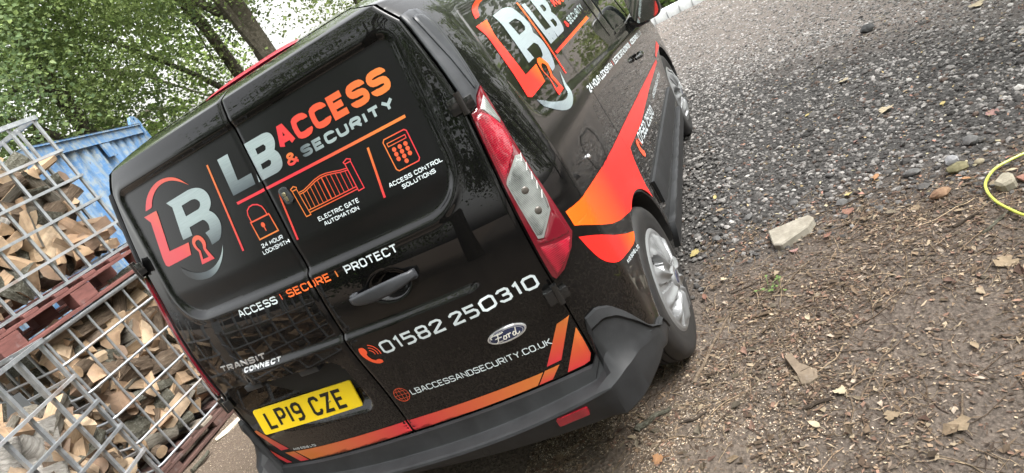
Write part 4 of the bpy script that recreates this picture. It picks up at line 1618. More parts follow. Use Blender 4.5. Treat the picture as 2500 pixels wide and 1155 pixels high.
# icosahedron
ph_ = (1 + 5 ** .5) / 2
ICO_V = np.array([(-1, ph_, 0), (1, ph_, 0), (-1, -ph_, 0), (1, -ph_, 0), (0, -1, ph_), (0, 1, ph_), (0, -1, -ph_), (0, 1, -ph_), (ph_, 0, -1), (ph_, 0, 1), (-ph_, 0, -1), (-ph_, 0, 1)]) / 1.9
ICO_F = np.array([(0, 11, 5), (0, 5, 1), (0, 1, 7), (0, 7, 10), (0, 10, 11), (1, 5, 9), (5, 11, 4), (11, 10, 2), (10, 7, 6), (7, 1, 8), (3, 9, 4), (3, 4, 2), (3, 2, 6), (3, 6, 8), (3, 8, 9), (4, 9, 5), (2, 4, 11), (6, 2, 10), (8, 6, 7), (9, 8, 1)])


def stones(name, x, y, size, cols, flatz=.6):
    n = len(x)
    z = gz_(x, y)
    ang = rg.random(n) * 2 * PI
    V = ICO_V[None] * (1 + .38 * (rg.random((n, 12, 1)) - .5)) * np.stack([size * (.8 + .6 * rg.random(n)), size, size * flatz * (.7 + .6 * rg.random(n))], 1)[:, None, :]
    t1 = (rg.random(n) - .5) * .9
    c, s = np.cos(t1)[:, None], np.sin(t1)[:, None]
    V = np.stack([V[..., 0] * c - V[..., 2] * s, V[..., 1], V[..., 0] * s + V[..., 2] * c], -1)
    c, s = np.cos(ang)[:, None], np.sin(ang)[:, None]
    V = np.stack([V[..., 0] * c - V[..., 1] * s + x[:, None], V[..., 0] * s + V[..., 1] * c + y[:, None], V[..., 2] + (z + size * flatz * .35)[:, None]], -1)
    F = (ICO_F[None] + (np.arange(n) * 12)[:, None, None]).reshape(-1, 3)
    return fast_tris(name, V.reshape(-1, 3), F, M_STONE, np.repeat(cols, 12, 0))


def in_view(x, y, margin=60):
    """keep scatter to ground the photograph could plausibly see"""
    P = np.stack([x, y, 0 * x], 1) - np.array(CAM_P)
    z = P @ np.array(f_)
    uu, vv = 1250 + 1552 * (P @ np.array(r2)) / z, 577 - 1552 * (P @ np.array(u2)) / z
    return (z > .2) & (uu > -margin) & (uu < 2500 + margin) & (vv > -margin) & (vv < 1155 + margin)


def off_van(x, y): return ~((np.abs(x) < .93) & (y > .05) & (y < 4.2) & ~((x > .2) & (y < .75)))


# gravel: dark crushed stone, thick near the van and thinning up the track
n0 = 80000
x = rg.uniform(-.2, 4.6, n0)
y = rg.uniform(1.0, 6.4, n0)
d = np.clip((y - gravel_edge(x)) / .60 + .50, 0, 1) * np.clip(.35 + 1.3 * vnoise(x, y, 1.3, 33), .45, 1) * np.clip(1.25 - 1.15 * np.clip((y - 3.0 + .6 * (x - 2.4)) / 2.0, 0, 1), .0, 1)
k = (rg.random(n0) < d) & in_view(x, y, 150) & (off_van(x, y) | (x > .80))
x, y = x[k], y[k]
sz = .0040 + .0112 * rg.random(len(x)) ** 2.6
sz *= np.where(rg.random(len(x)) < .04, 1.7, 1)
sz *= np.clip(1.1 - .08 * (y - 1.4), .65, 1.1)
tone = rg.random(len(x))
patch = vnoise(x, y, 1.7, 31) * .6 + vnoise(x, y, 5, 32) * .4
cg = ((.034 + .20 * tone ** 2.2) * (.6 + .8 * patch) * (1 + .7 * np.clip((y - 2.0) / 2.5, 0, 1)))[:, None] * np.array([1.0, .945, .895])
lite = rg.random(len(x)) < .03
cg[lite] = (.20 + .20 * rg.random(lite.sum()))[:, None] * np.array([1, .96, .9])
br = rg.random(len(x)) < .05
cg[br] = np.array([.07, .05, .04]) * (.7 + .6 * rg.random(br.sum()))[:, None]
tag(stones('gravel', x, y, sz, cg), kind='stuff')
# far half of the track: finer chippings
n0 = 26000
x = rg.uniform(.3, 5.5, n0)
y = rg.uniform(4.0, 10.5, n0)
k = in_view(x, y, 80) & off_van(x, y)
x, y = x[k], y[k]
cg = (.11 + .30 * rg.random(len(x)) ** 2)[:, None] * np.array([1, .95, .9])
tag(stones('track_chippings', x, y, .006 + .009 * rg.random(len(x)) ** 2, cg, .5), kind='stuff')


def flakes(name, x, y, ln, wd, cols, lift=.006, curl=.35, tilt=.35):
    """small flat curled pieces, 4 triangles each: a bent rhomb"""
    n = len(x)
    z = gz_(x, y) + lift * rg.random(n) + .002
    base_ = np.array([(-.5, 0, 0), (0, -.5, 1), (.5, 0, 0), (0, .5, 1), (.05, 0, 0)])
    V = np.zeros((n, 5, 3))
    V[:, :, 0] = (base_[None, :, 0] + .55 * (rg.random((n, 5)) - .5) * base_[None, :, 2]) * ln[:, None] * (1 + .5 * (rg.random((n, 5)) - .5))
    V[:, :, 1] = base_[None, :, 1] * wd[:, None] * (1 + .9 * (rg.random((n, 5)) - .5)) + (rg.random((n, 5)) - .5) * .25 * wd[:, None] * (1 - base_[None, :, 2])
    V[:, :, 2] = base_[None, :, 2] * (wd * curl * (rg.random(n) - .3))[:, None]
    tx = (rg.random(n) - .5) * 2 * tilt
    c, s = np.cos(tx)[:, None], np.sin(tx)[:, None]
    V = np.stack([V[..., 0] * c - V[..., 2] * s, V[..., 1], V[..., 0] * s + V[..., 2] * c], -1)
    a = rg.random(n) * 2 * PI
    c, s = np.cos(a)[:, None], np.sin(a)[:, None]
    zz2 = V[..., 2] - V[..., 2].min(1, keepdims=True) * .7
    V = np.stack([V[..., 0] * c - V[..., 1] * s + x[:, None], V[..., 0] * s + V[..., 1] * c + y[:, None], zz2 + z[:, None]], -1)
    Fb = np.array([(0, 1, 4), (1, 2, 4), (2, 3, 4), (3, 0, 4)])
    F = (Fb[None] + (np.arange(n) * 5)[:, None, None]).reshape(-1, 3)
    return fast_tris(name, V.reshape(-1, 3), F, M_LITTER, np.repeat(cols, 5, 0))


def soil_pts(n, x0=.2, x1=3.4, y0=-.9, y1=1.75, soft=.2):
    x = rg.uniform(x0, x1, n)
    y = rg.uniform(y0, y1, n)
    d = np.clip((gravel_edge(x) + .30 - y) / .55, 0.0, 1)
    clump = vnoise(x, y, 2.4, 21) * .7 + vnoise(x, y, 7, 22) * .5
    k = (rg.random(n) < d * np.clip(clump * 1.3 - .1, .12, 1)) & in_view(x, y, 120) & off_van(x, y)
    return x[k], y[k]


def palette(n, cols):
    c = np.array(cols)[rg.integers(0, len(cols), n)]
    return c * (.26 + .64 * rg.random(n) ** 1.5)[:, None] * np.array([1., .985, .97])


BR = [(.22, .155, .105), (.32, .235, .16), (.15, .105, .075), (.42, .34, .24), (.26, .205, .16), (.11, .08, .06), (.28, .175, .13), (.36, .30, .24)]
x, y = soil_pts(60000)
tag(flakes('leaf_litter', x, y, .008 + .030 * rg.random(len(x)) ** 2.6, .004 + .015 * rg.random(len(x)) ** 2.2, palette(len(x), BR)), kind='stuff')
x, y = soil_pts(44000)
tag(flakes('bark_crumbs', x, y, .004 + .009 * rg.random(len(x)), .0025 + .005 * rg.random(len(x)), palette(len(x), [(.42, .34, .25), (.25, .19, .14), (.10, .075, .055), (.34, .25, .18)]), .004), kind='stuff')
# pale sawdust flecks swept round the bumper and under the cages
n = 16000
x = rg.normal(.55, .34, n)
y = rg.normal(.20, .22, n)
k = in_view(x, y, 40) & off_van(x, y)
x2, y2 = rg.uniform(-2.7, -1.1, 16000), rg.uniform(.2, 2.2, 16000)
k2 = in_view(x2, y2, 40)
x, y = np.concatenate([x[k], x2[k2]]), np.concatenate([y[k], y2[k2]])
tag(flakes('sawdust', x, y, .004 + .007 * rg.random(len(x)) ** 2, .002 + .004 * rg.random(len(x)), palette(len(x), [(.72, .60, .46), (.56, .44, .33), (.40, .30, .21), (.80, .70, .56)]), .004), kind='stuff')
# a thin scatter of fallen leaf scraps over the gravel
n = 1500
x = rg.uniform(.8, 3.6, n)
y = 1.3 + 3.0 * rg.random(n) ** 1.7
k = in_view(x, y, 60) & off_van(x, y)
x, y = x[k], y[k]
fl_ = flakes('leaf_scraps', x, y, .010 + .022 * rg.random(len(x)) ** 2, .006 + .013 * rg.random(len(x)) ** 2, palette(len(x), [(.46, .36, .20), (.40, .24, .17), (.50, .45, .30), (.36, .20, .16), (.30, .22, .15)]), .012)
tag(fl_, kind='stuff')


def twigs(name, x, y, ln, rad, cols, segs=4):
    n = len(x)
    a = rg.random(n) * 2 * PI
    bend = (rg.random(n) - .5) * 1.6
    V = np.zeros((n, segs + 1, 3, 3))
    px, py, th = x.copy(), y.copy(), a.copy()
    lift = .004 + .012 * rg.random(n)
    for s_ in range(segs + 1):
        t = s_ / segs
        zc = gz_(px, py) + rad + lift * np.sin(PI * t) * rg.random(n)
        for q_ in range(3):
            aa = 2 * PI * q_ / 3
            rr = rad * (1 - .45 * t)
            V[:, s_, q_, 0] = px - np.sin(th) * rr * math.cos(aa)
            V[:, s_, q_, 1] = py + np.cos(th) * rr * math.cos(aa)
            V[:, s_, q_, 2] = zc + rr * math.sin(aa)
        px = px + np.cos(th) * ln / segs
        py = py + np.sin(th) * ln / segs
        th = th + bend / segs + (rg.random(n) - .5) * .5
    Fb = []
    for s_ in range(segs):
        for q_ in range(3):
            a0, b0 = s_ * 3 + q_, s_ * 3 + (q_ + 1) % 3
            Fb += [(a0, b0, b0 + 3), (a0, b0 + 3, a0 + 3)]
    nv = (segs + 1) * 3
    F = (np.array(Fb)[None] + (np.arange(n) * nv)[:, None, None]).reshape(-1, 3)
    return fast_tris(name, V.reshape(-1, 3), F, M_LITTER, np.repeat(cols, nv, 0), smooth=True)


x, y = soil_pts(15000)
tag(twigs('twig_litter', x, y, .03 + .14 * rg.random(len(x)) ** 2.4, .0007 + .0015 * rg.random(len(x)) ** 2, palette(len(x), [(.30, .22, .15), (.20, .145, .10), (.40, .31, .21), (.14, .10, .08)])), kind='stuff')

x, y = soil_pts(1100)
tag(flakes('dead_leaves', x, y, .028 + .030 * rg.random(len(x)) ** 1.6, .016 + .020 * rg.random(len(x)) ** 1.6, palette(len(x), [(.20, .15, .10), (.15, .11, .075), (.27, .22, .155), (.17, .105, .08), (.23, .195, .145)]), .010, .5, .4), kind='stuff')
x, y = soil_pts(900)
tag(twigs('fine_branches', x, y, .10 + .22 * rg.random(len(x)), .0012 + .0018 * rg.random(len(x)), palette(len(x), [(.30, .22, .15), (.20, .145, .10), (.40, .31, .21)]), 6), kind='stuff')

# ------------------------------------------------------------------ firewood cages
def bark_mat(name, c0, c1, sc=(18, 18, 4)):
    m = mat(name, c0, .9, 0, 0, .2)
    nt, N, L, b = nodes(m)
    co = coords(nt, scale=(sc[2] * 1.0, sc[0], sc[1]))
    n = noise(nt, 3.0, 8, .75, co, .6)
    L.new(ramp(nt, n, [(.3, tuple(c * .45 for c in c0)), (.5, c0), (.72, c1)]), b.inputs['Base Color'])
    bump(nt, b, n, .9, .02)
    return m


def wood_mat(name, end=False):
    m = mat(name, (.5, .35, .2), .75, 0, 0, .25)
    nt, N, L, b = nodes(m)
    oi = N.new('ShaderNodeObjectInfo')
    co = coords(nt, scale=(2.2, 34, 34) if not end else (30, 9, 9))
    n = noise(nt, 1.6, 6, .7, co, .8 if not end else .2)
    n2 = noise(nt, 7, 4, .6, coords(nt))
    hue = ramp(nt, oi.outputs['Random'], [(0, (.36, .25, .155)), (.25, (.45, .335, .22)), (.5, (.29, .19, .12)), (.75, (.50, .39, .27)), (.9, (.24, .16, .11)), (1, (.20, .155, .12))])
    k = ramp(nt, n, [(.28, (.60, .55, .50)), (.5, (.92, .90, .88)), (.75, (1.12, 1.1, 1.06))])
    mx = N.new('ShaderNodeMix')
    mx.data_type = 'RGBA'
    mx.blend_type = 'MULTIPLY'
    mx.inputs[0].default_value = 1
    L.new(hue, mx.inputs[6])
    L.new(k, mx.inputs[7])
    dirty = mixc(nt, ramp(nt, n2, [(.48, (0,) * 3), (.75, (.8,) * 3)]), mx.outputs[2], (.13, .10, .075))
    L.new(dirty, b.inputs['Base Color'])
    bump(nt, b, n, .6, .008)
    return m


M_BARK = [bark_mat('brown_bark', (.10, .072, .050), (.20, .16, .12)), bark_mat('grey_bark', (.15, .135, .11), (.28, .26, .22)), bark_mat('lichen_bark', (.09, .085, .065), (.30, .31, .27), (26, 26, 14))]
M_BIRCH = bark_mat('birch_bark', (.34, .32, .29), (.50, .48, .44), (5, 5, 22))
M_WOOD = wood_mat('split_wood')
M_END = wood_mat('sawn_end', True)


def log_mesh(kind, seed, bark):
    """kind: wedge, half, round, birch, slab"""
    r = random.Random(seed)
    ln = r.uniform(.24, .33)
    segs = 4
    if kind in ('round', 'birch'):
        R0 = r.uniform(.035, .060) if kind == 'round' else r.uniform(.05, .066)
        prof = [(R0 * math.cos(2 * PI * k / 14) * r.uniform(.93, 1.07), R0 * math.sin(2 * PI * k / 14) * r.uniform(.93, 1.07)) for k in range(14)]
        isb = [1] * 14
    elif kind == 'slab':
        w, h = r.uniform(.05, .075), r.uniform(.018, .03)
        prof = [(-w, -h), (-.3 * w, -h * 1.25), (.4 * w, -h * .9), (w, -h * .6), (w * .95, h * .5), (.35 * w, h * 1.1), (-.4 * w, h * .85), (-w * .9, h * .7)]
        isb = [0, 0, 0, 0, 0, 0, 0, 1]
    else:
        R0 = r.uniform(.085, .125)
        span = r.uniform(60, 100) if kind == 'wedge' else r.uniform(140, 180)
        na = 7
        arc = [(R0 * r.uniform(.94, 1.04) * math.cos(math.radians(-span / 2 + span * k / na)), R0 * r.uniform(.94, 1.04) * math.sin(math.radians(-span / 2 + span * k / na))) for k in range(na + 1)]
        ax = (r.uniform(-.01, .012), r.uniform(-.01, .01))
        e0, e1 = arc[-1], arc[0]
        m0 = ((e0[0] + ax[0]) / 2 + r.uniform(-.008, .008), (e0[1] + ax[1]) / 2 + r.uniform(-.008, .008))
        m1 = ((e1[0] + ax[0]) / 2 + r.uniform(-.008, .008), (e1[1] + ax[1]) / 2 + r.uniform(-.008, .008))
        prof = arc + [m0, ax, m1]
        isb = [1] * na + [0, 0, 0, 0]
        cx = sum(p[0] for p in prof) / len(prof)
        cy = sum(p[1] for p in prof) / len(prof)
        prof = [(p[0] - cx, p[1] - cy) for p in prof]
    n = len(prof)
    V, F, mi = [], [], []
    tw = r.uniform(-.25, .25)
    tap = r.uniform(.85, 1.0)
    slope0, slope1 = r.uniform(-.25, .25), r.uniform(-.25, .25)
    for s in range(segs + 1):
        t = s / segs
        c0, s0 = math.cos(tw * t), math.sin(tw * t)
        sc_ = 1 + (tap - 1) * t
        for (a, b_) in prof:
            j = r.uniform(-.0035, .0035) if 0 < s < segs else 0
            y_, z_ = (a * c0 - b_ * s0) * sc_ + j, (a * s0 + b_ * c0) * sc_ + j
            xx_ = -ln / 2 + ln * t
            if s == 0: xx_ += slope0 * z_ + r.uniform(-.003, .003)
            if s == segs: xx_ += slope1 * y_ + r.uniform(-.003, .003)
            V.append((xx_, y_, z_))
    for s in range(segs):
        for k in range(n):
            F.append((s * n + k, s * n + (k + 1) % n, (s + 1) * n + (k + 1) % n, (s + 1) * n + k))
            mi.append(0 if isb[k] else 1)
    F.append(list(range(n))[::-1])
    F.append([segs * n + k for k in range(n)])
    mi += [2, 2]
    me = bpy.data.meshes.new('log_' + kind)
    me.from_pydata(V, [], F)
    for m in (bark, M_WOOD, M_END): me.materials.append(m)
    me.polygons.foreach_set('material_index', mi)
    if kind in ('round', 'birch'):
        me.polygons.foreach_set('use_smooth', [True] * len(F))
        me.set_sharp_from_angle(angle=math.radians(40))
    me.update()
    return me, np.array(V)


PROTO = []
for k in range(8): PROTO.append(('wedge', *log_mesh('wedge', 100 + k, M_BARK[k % 3])))
for k in range(4): PROTO.append(('half', *log_mesh('half', 200 + k, M_BARK[k % 3])))
for k in range(4): PROTO.append(('round', *log_mesh('round', 300 + k, M_BARK[k % 3])))
for k in range(3): PROTO.append(('slab', *log_mesh('slab', 400 + k, M_BARK[k % 3])))
BIRCH = [('birch', *log_mesh('birch', 500 + k, M_BIRCH)) for k in range(2)]

KIND_WORDS = {'wedge': 'split log', 'half': 'half-round log', 'round': 'round log', 'slab': 'thin billet', 'birch': 'birch log'}
CAGE_WORDS = {'upper': 'upper cage', 'lower': 'lower cage', 'near': 'nearest cage'}
STEP = 0
USED = set()
REAR = []
LOOKS = {}
for i_, (k_, me_, pv_) in enumerate(PROTO + BIRCH):
    ext = pv_.max(0) - pv_.min(0)
    LOOKS[me_.name] = [['brown', 'grey', 'mottled'][i_ % 3], 'long' if ext[0] > .29 else 'short', 'thick' if ext[1] + ext[2] > .21 else 'slim']


def fill_cage(cage, org, e1, e2, L, D, z0, z1, lips, faces, birch_at=(), spacing=.112):
    """logs stacked against the visible faces. e1 along the face, e2 into the cage. lips: fill height along e1"""
    org, e1, e2 = Vector(org), Vector(e1).normalized(), Vector(e2).normalized()
    up = Vector((0, 0, 1))
    n = 0
    for face, depth0 in faces:
        ax, nrm, length = (e1, e2, L) if face == 'long' else (e2, e1, D)
        nc = int(length / (spacing * 1.18))
        nr = int((z1 - z0) / (spacing * .84))
        for i in range(nr):
            for j in range(nc):
                s = (j + .5 + .5 * (i % 2) + rnd.uniform(-.18, .18)) * length / (nc + .5)
                z = z0 + (i + .5 + rnd.uniform(-.15, .15)) * (z1 - z0) / nr
                if s < .06 or s > length - .06: continue
                pos_l = s / length if face == 'long' else 0
                if z > lips(s if face == 'long' else 0, face): continue
                bir = any(face == f and abs(s - bs) < .09 and abs(z - bz) < .07 for f, bs, bz in birch_at)
                kind, me, PV = rnd.choice(BIRCH) if bir else PROTO[rnd.choice([0, 1, 2, 3, 4, 5, 6, 7, 0, 2, 4, 6, 8, 9, 10, 11, 12, 13, 14, 15, 16, 17, 18])]
                # mostly lying across the face, some end-on or tipped up
                mode = rnd.random()
                if bir: yaw, pit = rnd.uniform(-.5, .5), rnd.choice([-1, 1]) * rnd.uniform(.7, 1.2)
                elif mode < .44: yaw, pit = rnd.uniform(-.55, .55), rnd.uniform(-.45, .45)
                elif mode < .84: yaw, pit = PI / 2 + rnd.uniform(-.5, .5), rnd.uniform(-.35, .35)
                else: yaw, pit = rnd.uniform(-.5, .5), rnd.choice([-1, 1]) * rnd.uniform(.6, 1.3)
                base_yaw = math.atan2(ax.y, ax.x)
                rot = Matrix.Rotation(base_yaw + yaw, 4, 'Z') @ Matrix.Rotation(pit, 4, 'Y') @ Matrix.Rotation(rnd.uniform(0, 2 * PI), 4, 'X')
                rot = rot @ Matrix.Diagonal((rnd.uniform(.85, 1.12), *([rnd.choice([.72, .85, 1, 1, 1.15, 1.3])] * 2), 1))
                Rn = np.array(rot.to_3x3())
                W = PV @ Rn.T
                dn = W @ np.array(nrm)
                dz = W[:, 2]
                da = W @ np.array(ax)
                dep = depth0 + rnd.uniform(.0, .035) - dn.min()
                s = min(max(s, -da.min() + .015), length - da.max() - .015)
                z = min(max(z, z0 - dz.min() + .004), z1 + .1 - dz.max())
                p = org + ax * s + nrm * dep
                pc = Vector((p.x, p.y, z)) - CAM_P
                zz_ = pc.dot(f_)
                if zz_ < .2 or not (-420 < 1250 + 1552 * pc.dot(r2) / zz_ < 2900 and -400 < 577 - 1552 * pc.dot(u2) / zz_ < 1500): continue
                if depth0 > .1:
                    REAR.append((me, Matrix.Translation((p.x, p.y, z)) @ rot))
                    continue
                o = link('log', me)
                o.matrix_world = Matrix.Translation((p.x, p.y, z)) @ rot
                row = min(5, int(6 * (z - z0) / max(.01, z1 - z0)))
                rw = ['lowest row', 'second row up', 'third row up', 'fourth row up', 'fifth row up', 'top row'][row]
                NUM = ['one', 'two', 'three', 'four', 'five', 'six', 'seven', 'eight', 'nine']
                col = min(6, int(7 * s / length))
                where = f'gap {NUM[col]} from the near end' if face == 'long' else f'near face, gap {NUM[col]}'
                back = depth0 > .1
                lb = None
                for adj in ([''] + LOOKS[me.name] + [t + ' ' + u for t in LOOKS[me.name] for u in ('tilted', 'flat', 'end-on')]):
                    if adj.endswith('tilted') and abs(pit) < .6: continue
                    if adj.endswith('flat') and abs(pit) > .6: continue
                    if adj.endswith('end-on') and not .9 < (yaw % PI) < 2.2: continue
                    t = f'{adj} {KIND_WORDS[kind]}, {rw}, {where}, {"rear layer, " if back else ""}{CAGE_WORDS[cage]}'.strip()
                    lb = t
                    if t not in USED: break
                USED.add(lb)
                tag(o, lb, 'log', f'firewood logs in the {cage} cage')
                n += 1
    return n


M_GALV = mat('galvanised_steel', (.36, .38, .40), .42, .75)
nt, N, L, b = nodes(M_GALV)
L.new(ramp(nt, noise(nt, 14, 6, .7, coords(nt)), [(.3, (.24, .255, .27)), (.7, (.46, .48, .50))]), b.inputs['Base Color'])
M_GALVR = mat('weathered_steel', (.36, .36, .36), .5, .6)
nt, N, L, b = nodes(M_GALVR)
L.new(ramp(nt, noise(nt, 5, 6, .7, coords(nt)), [(.45, (.36, .375, .39)), (.62, (.30, .27, .25)), (.75, (.20, .10, .06))]), b.inputs['Base Color'])


def rr_loop(org, e1, e2, L, D, r, z, n=5):
    """rounded rectangle loop in the cage frame"""
    pts = []
    for (cx, cy, a0) in ((r, r, 180), (L - r, r, 270), (L - r, D - r, 0), (r, D - r, 90)):
        for k in range(n + 1):
            a = math.radians(a0 + 90 * k / n)
            pts.append((cx + r * math.cos(a), cy + r * math.sin(a)))
    return [org + e1 * p[0] + e2 * p[1] + Vector((0, 0, z)) for p in pts]


def loop_tube(bm, pts, ru, rv, n=4, ph=PI / 4):
    """closed bar with rectangular or round section: ru across, rv upright"""
    m = len(pts)
    rings = []
    for i, p in enumerate(pts):
        t = (pts[(i + 1) % m] - pts[i - 1]).normalized()
        u = t.cross(Vector((0, 0, 1))).normalized()
        ring = []
        for k in range(n):
            a = 2 * PI * k / n + ph
            ring.append(bm.verts.new(p + u * (ru * math.cos(a)) + Vector((0, 0, rv * math.sin(a)))))
        rings.append(ring)
    for i in range(m):
        a, b = rings[i], rings[(i + 1) % m]
        for k in range(n): bm.faces.new((a[k], a[(k + 1) % n], b[(k + 1) % n], b[k]))


def make_cage(label, org, e1, e2, L, D, rails, rail_uv, vert_r, nvl, nvd, rnd_sec, corner_r, zb, weld=0.0, top_uv=None, bow=None):
    org, e1, e2 = Vector(org), Vector(e1).normalized(), Vector(e2).normalized()
    root = tag(empty('wire_cage', tuple(org)), label, 'cage', 'steel firewood cages')
    inv = Matrix.Translation(-org)
    for i, z in enumerate(rails):
        bm = bmesh.new()
        pts = rr_loop(org, e1, e2, L, D, corner_r, z)
        uv = top_uv if (top_uv and i == len(rails) - 1) else rail_uv
        loop_tube(bm, pts, uv[0], uv[1], 4 if not rnd_sec else 10, PI / 4 if not rnd_sec else 0)
        bm.transform(inv)
        bm_obj('rail', bm, M_GALVR if (i % 3 == 1) else M_GALV, root, smooth=rnd_sec, sharp=50)
    # uprights sit just inside the rails
    ins = rail_uv[0] + vert_r * .8
    H = rails[-1] - zb
    bm = bmesh.new()
    if rnd_sec: tube(bm, [(0, 0, 0), (0, 0, H)], vert_r, 10)
    else: add_box(bm, (-vert_r, -vert_r, 0), (vert_r, vert_r, H), .002)
    first = None
    pos = [(corner_r * .6 + (L - 1.2 * corner_r) * k / (nvl - 1), sgn) for k in range(nvl) for sgn in (0, 1)]
    allp = [(p, ins if s == 0 else D - ins) for p, s in pos]
    allp += [(ins if s == 0 else L - ins, corner_r * .6 + (D - 1.2 * corner_r) * k / (nvd - 1)) for k in range(1, nvd - 1) for s in (0, 1)]
    yaw_ = math.atan2(e1.y, e1.x)
    me = None
    for a, d in allp:
        if me is None:
            o = bm_obj('bar', bm, M_GALV, root, smooth=rnd_sec, sharp=50)
            me = o.data
        else: o = link('bar', me, root)
        q_ = e1 * a + e2 * d
        o.location = (q_.x, q_.y, zb)
        o.rotation_euler = (0, 0, yaw_)
    return root


def wood_plain(name, c0, c1, rough=.8):
    m = mat(name, c0, rough, 0, 0, .25)
    nt, N, L, b = nodes(m)
    n = noise(nt, 3, 7, .72, coords(nt, scale=(2, 2, 9)), .5)
    n2 = noise(nt, 9, 6, .7, coords(nt))
    L.new(mixc(nt, ramp(nt, n2, [(.60, (0,) * 3), (.72, (.8,) * 3)]), ramp(nt, n, [(.3, c0), (.7, c1)]), tuple(.5 * (c + .16) for c in c1)), b.inputs['Base Color'])
    bump(nt, b, n, .5, .006)
    return m


M_REDW = wood_plain('faded_red_timber', (.085, .034, .030), (.17, .070, .060))
M_BROWNW = wood_plain('dark_brown_timber', (.055, .032, .028), (.12, .07, .058))
M_GREYW = wood_plain('weathered_timber', (.16, .135, .11), (.30, .26, .21))


def make_pallet(label, org, e1, e2, L, D, z0, z1, mats_, top=True):
    org, e1, e2 = Vector(org), Vector(e1).normalized(), Vector(e2).normalized()
    root = tag(empty('pallet', tuple(org)), label, 'pallet', 'pallets under the cages')
    fr = Matrix((e1, e2, Vector((0, 0, 1)))).transposed().to_4x4()
    h = z1 - z0
    tb = .022
    def bx(nm, lo, hi, m):
        bm = bmesh.new()
        add_box(bm, lo, hi, .003, fr)
        bm_obj(nm, bm, m, root, smooth=False)
    o = org.z
    for k in range(3):       # three runners: bottom board, blocks, stringer
        c = .05 + (D - .10) * k / 2
        bx('board', (0, c - .05, z0 - o), (L, c + .05, z0 + tb - o), mats_[k % len(mats_)])
        for q_ in range(3):
            p = .07 + (L - .14) * q_ / 2
            bx('block', (p - .075, c - .049, z0 + tb + .001 - o), (p + .075, c + .049, z1 - 2 * tb - .002 - o), mats_[(q_ + k) % len(mats_)])
        bx('stringer', (-.004, c - .052, z1 - 2 * tb - o), (L + .004, c + .052, z1 - tb - .001 - o), mats_[0])
    for q_ in range(6):
        p = .05 + (L - .10) * q_ / 5
        bx('deck_board', (p - .05, -.002, z1 - tb - o), (p + .05, D + .002, z1 - o), mats_[q_ % len(mats_)])
    return root


YB = (0, 1, 0)
XB = (-1, 0, 0)
# lower cage B, long face towards the van
make_pallet('dark brown timber pallet on the ground under the lower cage', (-2.63, .70, 0), YB, XB, 1.15, 1.02, .0, .118, [M_BROWNW, M_BROWNW, M_GREYW])
make_cage('round-bar steel cage of logs standing on the ground, under the red pallet', (-2.65, .71, 0), YB, XB, 1.14, 1.0, [.132, .345, .565, .785, 1.01, 1.195], (.009, .009), .0085, 8, 7, True, .075, .125, top_uv=(.014, .020))
fill_cage('lower', (-2.65, .71, 0), YB, XB, 1.14, 1.0, .14, 1.17, lambda s, f: 1.14, [('long', .05), ('end', .05), ('long', .19)])
# red pallet and upper cage C
make_pallet('faded red timber pallet sandwiched between the lower and upper cage', (-2.62, .52, 1.215), YB, XB, 1.18, 1.04, 1.218, 1.385, [M_REDW])
make_cage('square-bar steel cage of logs on the red pallet, in front of the blue container', (-2.65, .53, 1.385), YB, XB, 1.15, 1.0, [.015, .18, .375, .555, .75, 1.0], (.015, .0125), .0095, 7, 6, False, .03, .005, top_uv=(.02, .02))
fill_cage('upper', (-2.65, .53, 0), YB, XB, 1.15, 1.0, 1.41, 2.24, lambda s, f: 2.27 - .22 * max(0, s - .6) - .45 * max(0, s - .95), [('long', .05), ('long', .19)], birch_at=[('long', .52, 1.97)])
# nearest cage A, turned a little
A1 = Vector((.34, -.94, 0)).normalized()
A2 = Vector((-.94, -.34, 0)).normalized()
PA = Vector((-2.33, .575, 0))
make_pallet('weathered pallet on the ground under the nearest cage', tuple(PA), A1, A2, 1.15, 1.0, .0, .12, [M_GREYW, M_BROWNW])
cageA = make_cage('square-bar steel cage of logs standing nearest, half empty at its top', tuple(PA), A1, A2, 1.15, 1.0, [.145, .39, .59, .785, .975, 1.235], (.017, .0115), .0105, 7, 6, False, .03, .125, top_uv=(.02, .016))
bm = bmesh.new()
fr = Matrix((A1, A2, Vector((0, 0, 1)))).transposed().to_4x4()
add_box(bm, (.040, .30, .80), (.044, .78, 1.05), .001, fr)
for k in range(3): add_box(bm, (.036, .31, .83 + .08 * k), (.0395, .77, .838 + .08 * k), 0, fr)
bm_obj('sign_plate', bm, mat('dull_steel_sheet', (.20, .215, .23), .45, .6), cageA, smooth=False)
fill_cage('near', tuple(PA), A1, A2, 1.15, 1.0, .13, 1.08, lambda s, f: .93 if s < .25 and f == 'long' else (1.02 if f == 'long' else .80), [('long', .05), ('end', .06), ('long', .19)], birch_at=[('long', .40, .80), ('long', .50, .50), ('long', .62, .86)])
bm = bmesh.new()
p0 = PA + A1 * .70 + A2 * .22 + Vector((0, 0, 1.035))
tube(bm, [p0, p0 + A2 * .12 + Vector((0, 0, .02)), p0 + A2 * .2 - A1 * .06], [.018, .020, .018], 10)
tag(bm_obj('yellow_pipe', bm, mat('yellow_plastic', (.75, .55, .02), .4)), 'short yellow plastic pipe lying on the logs of the nearest cage', 'pipe')

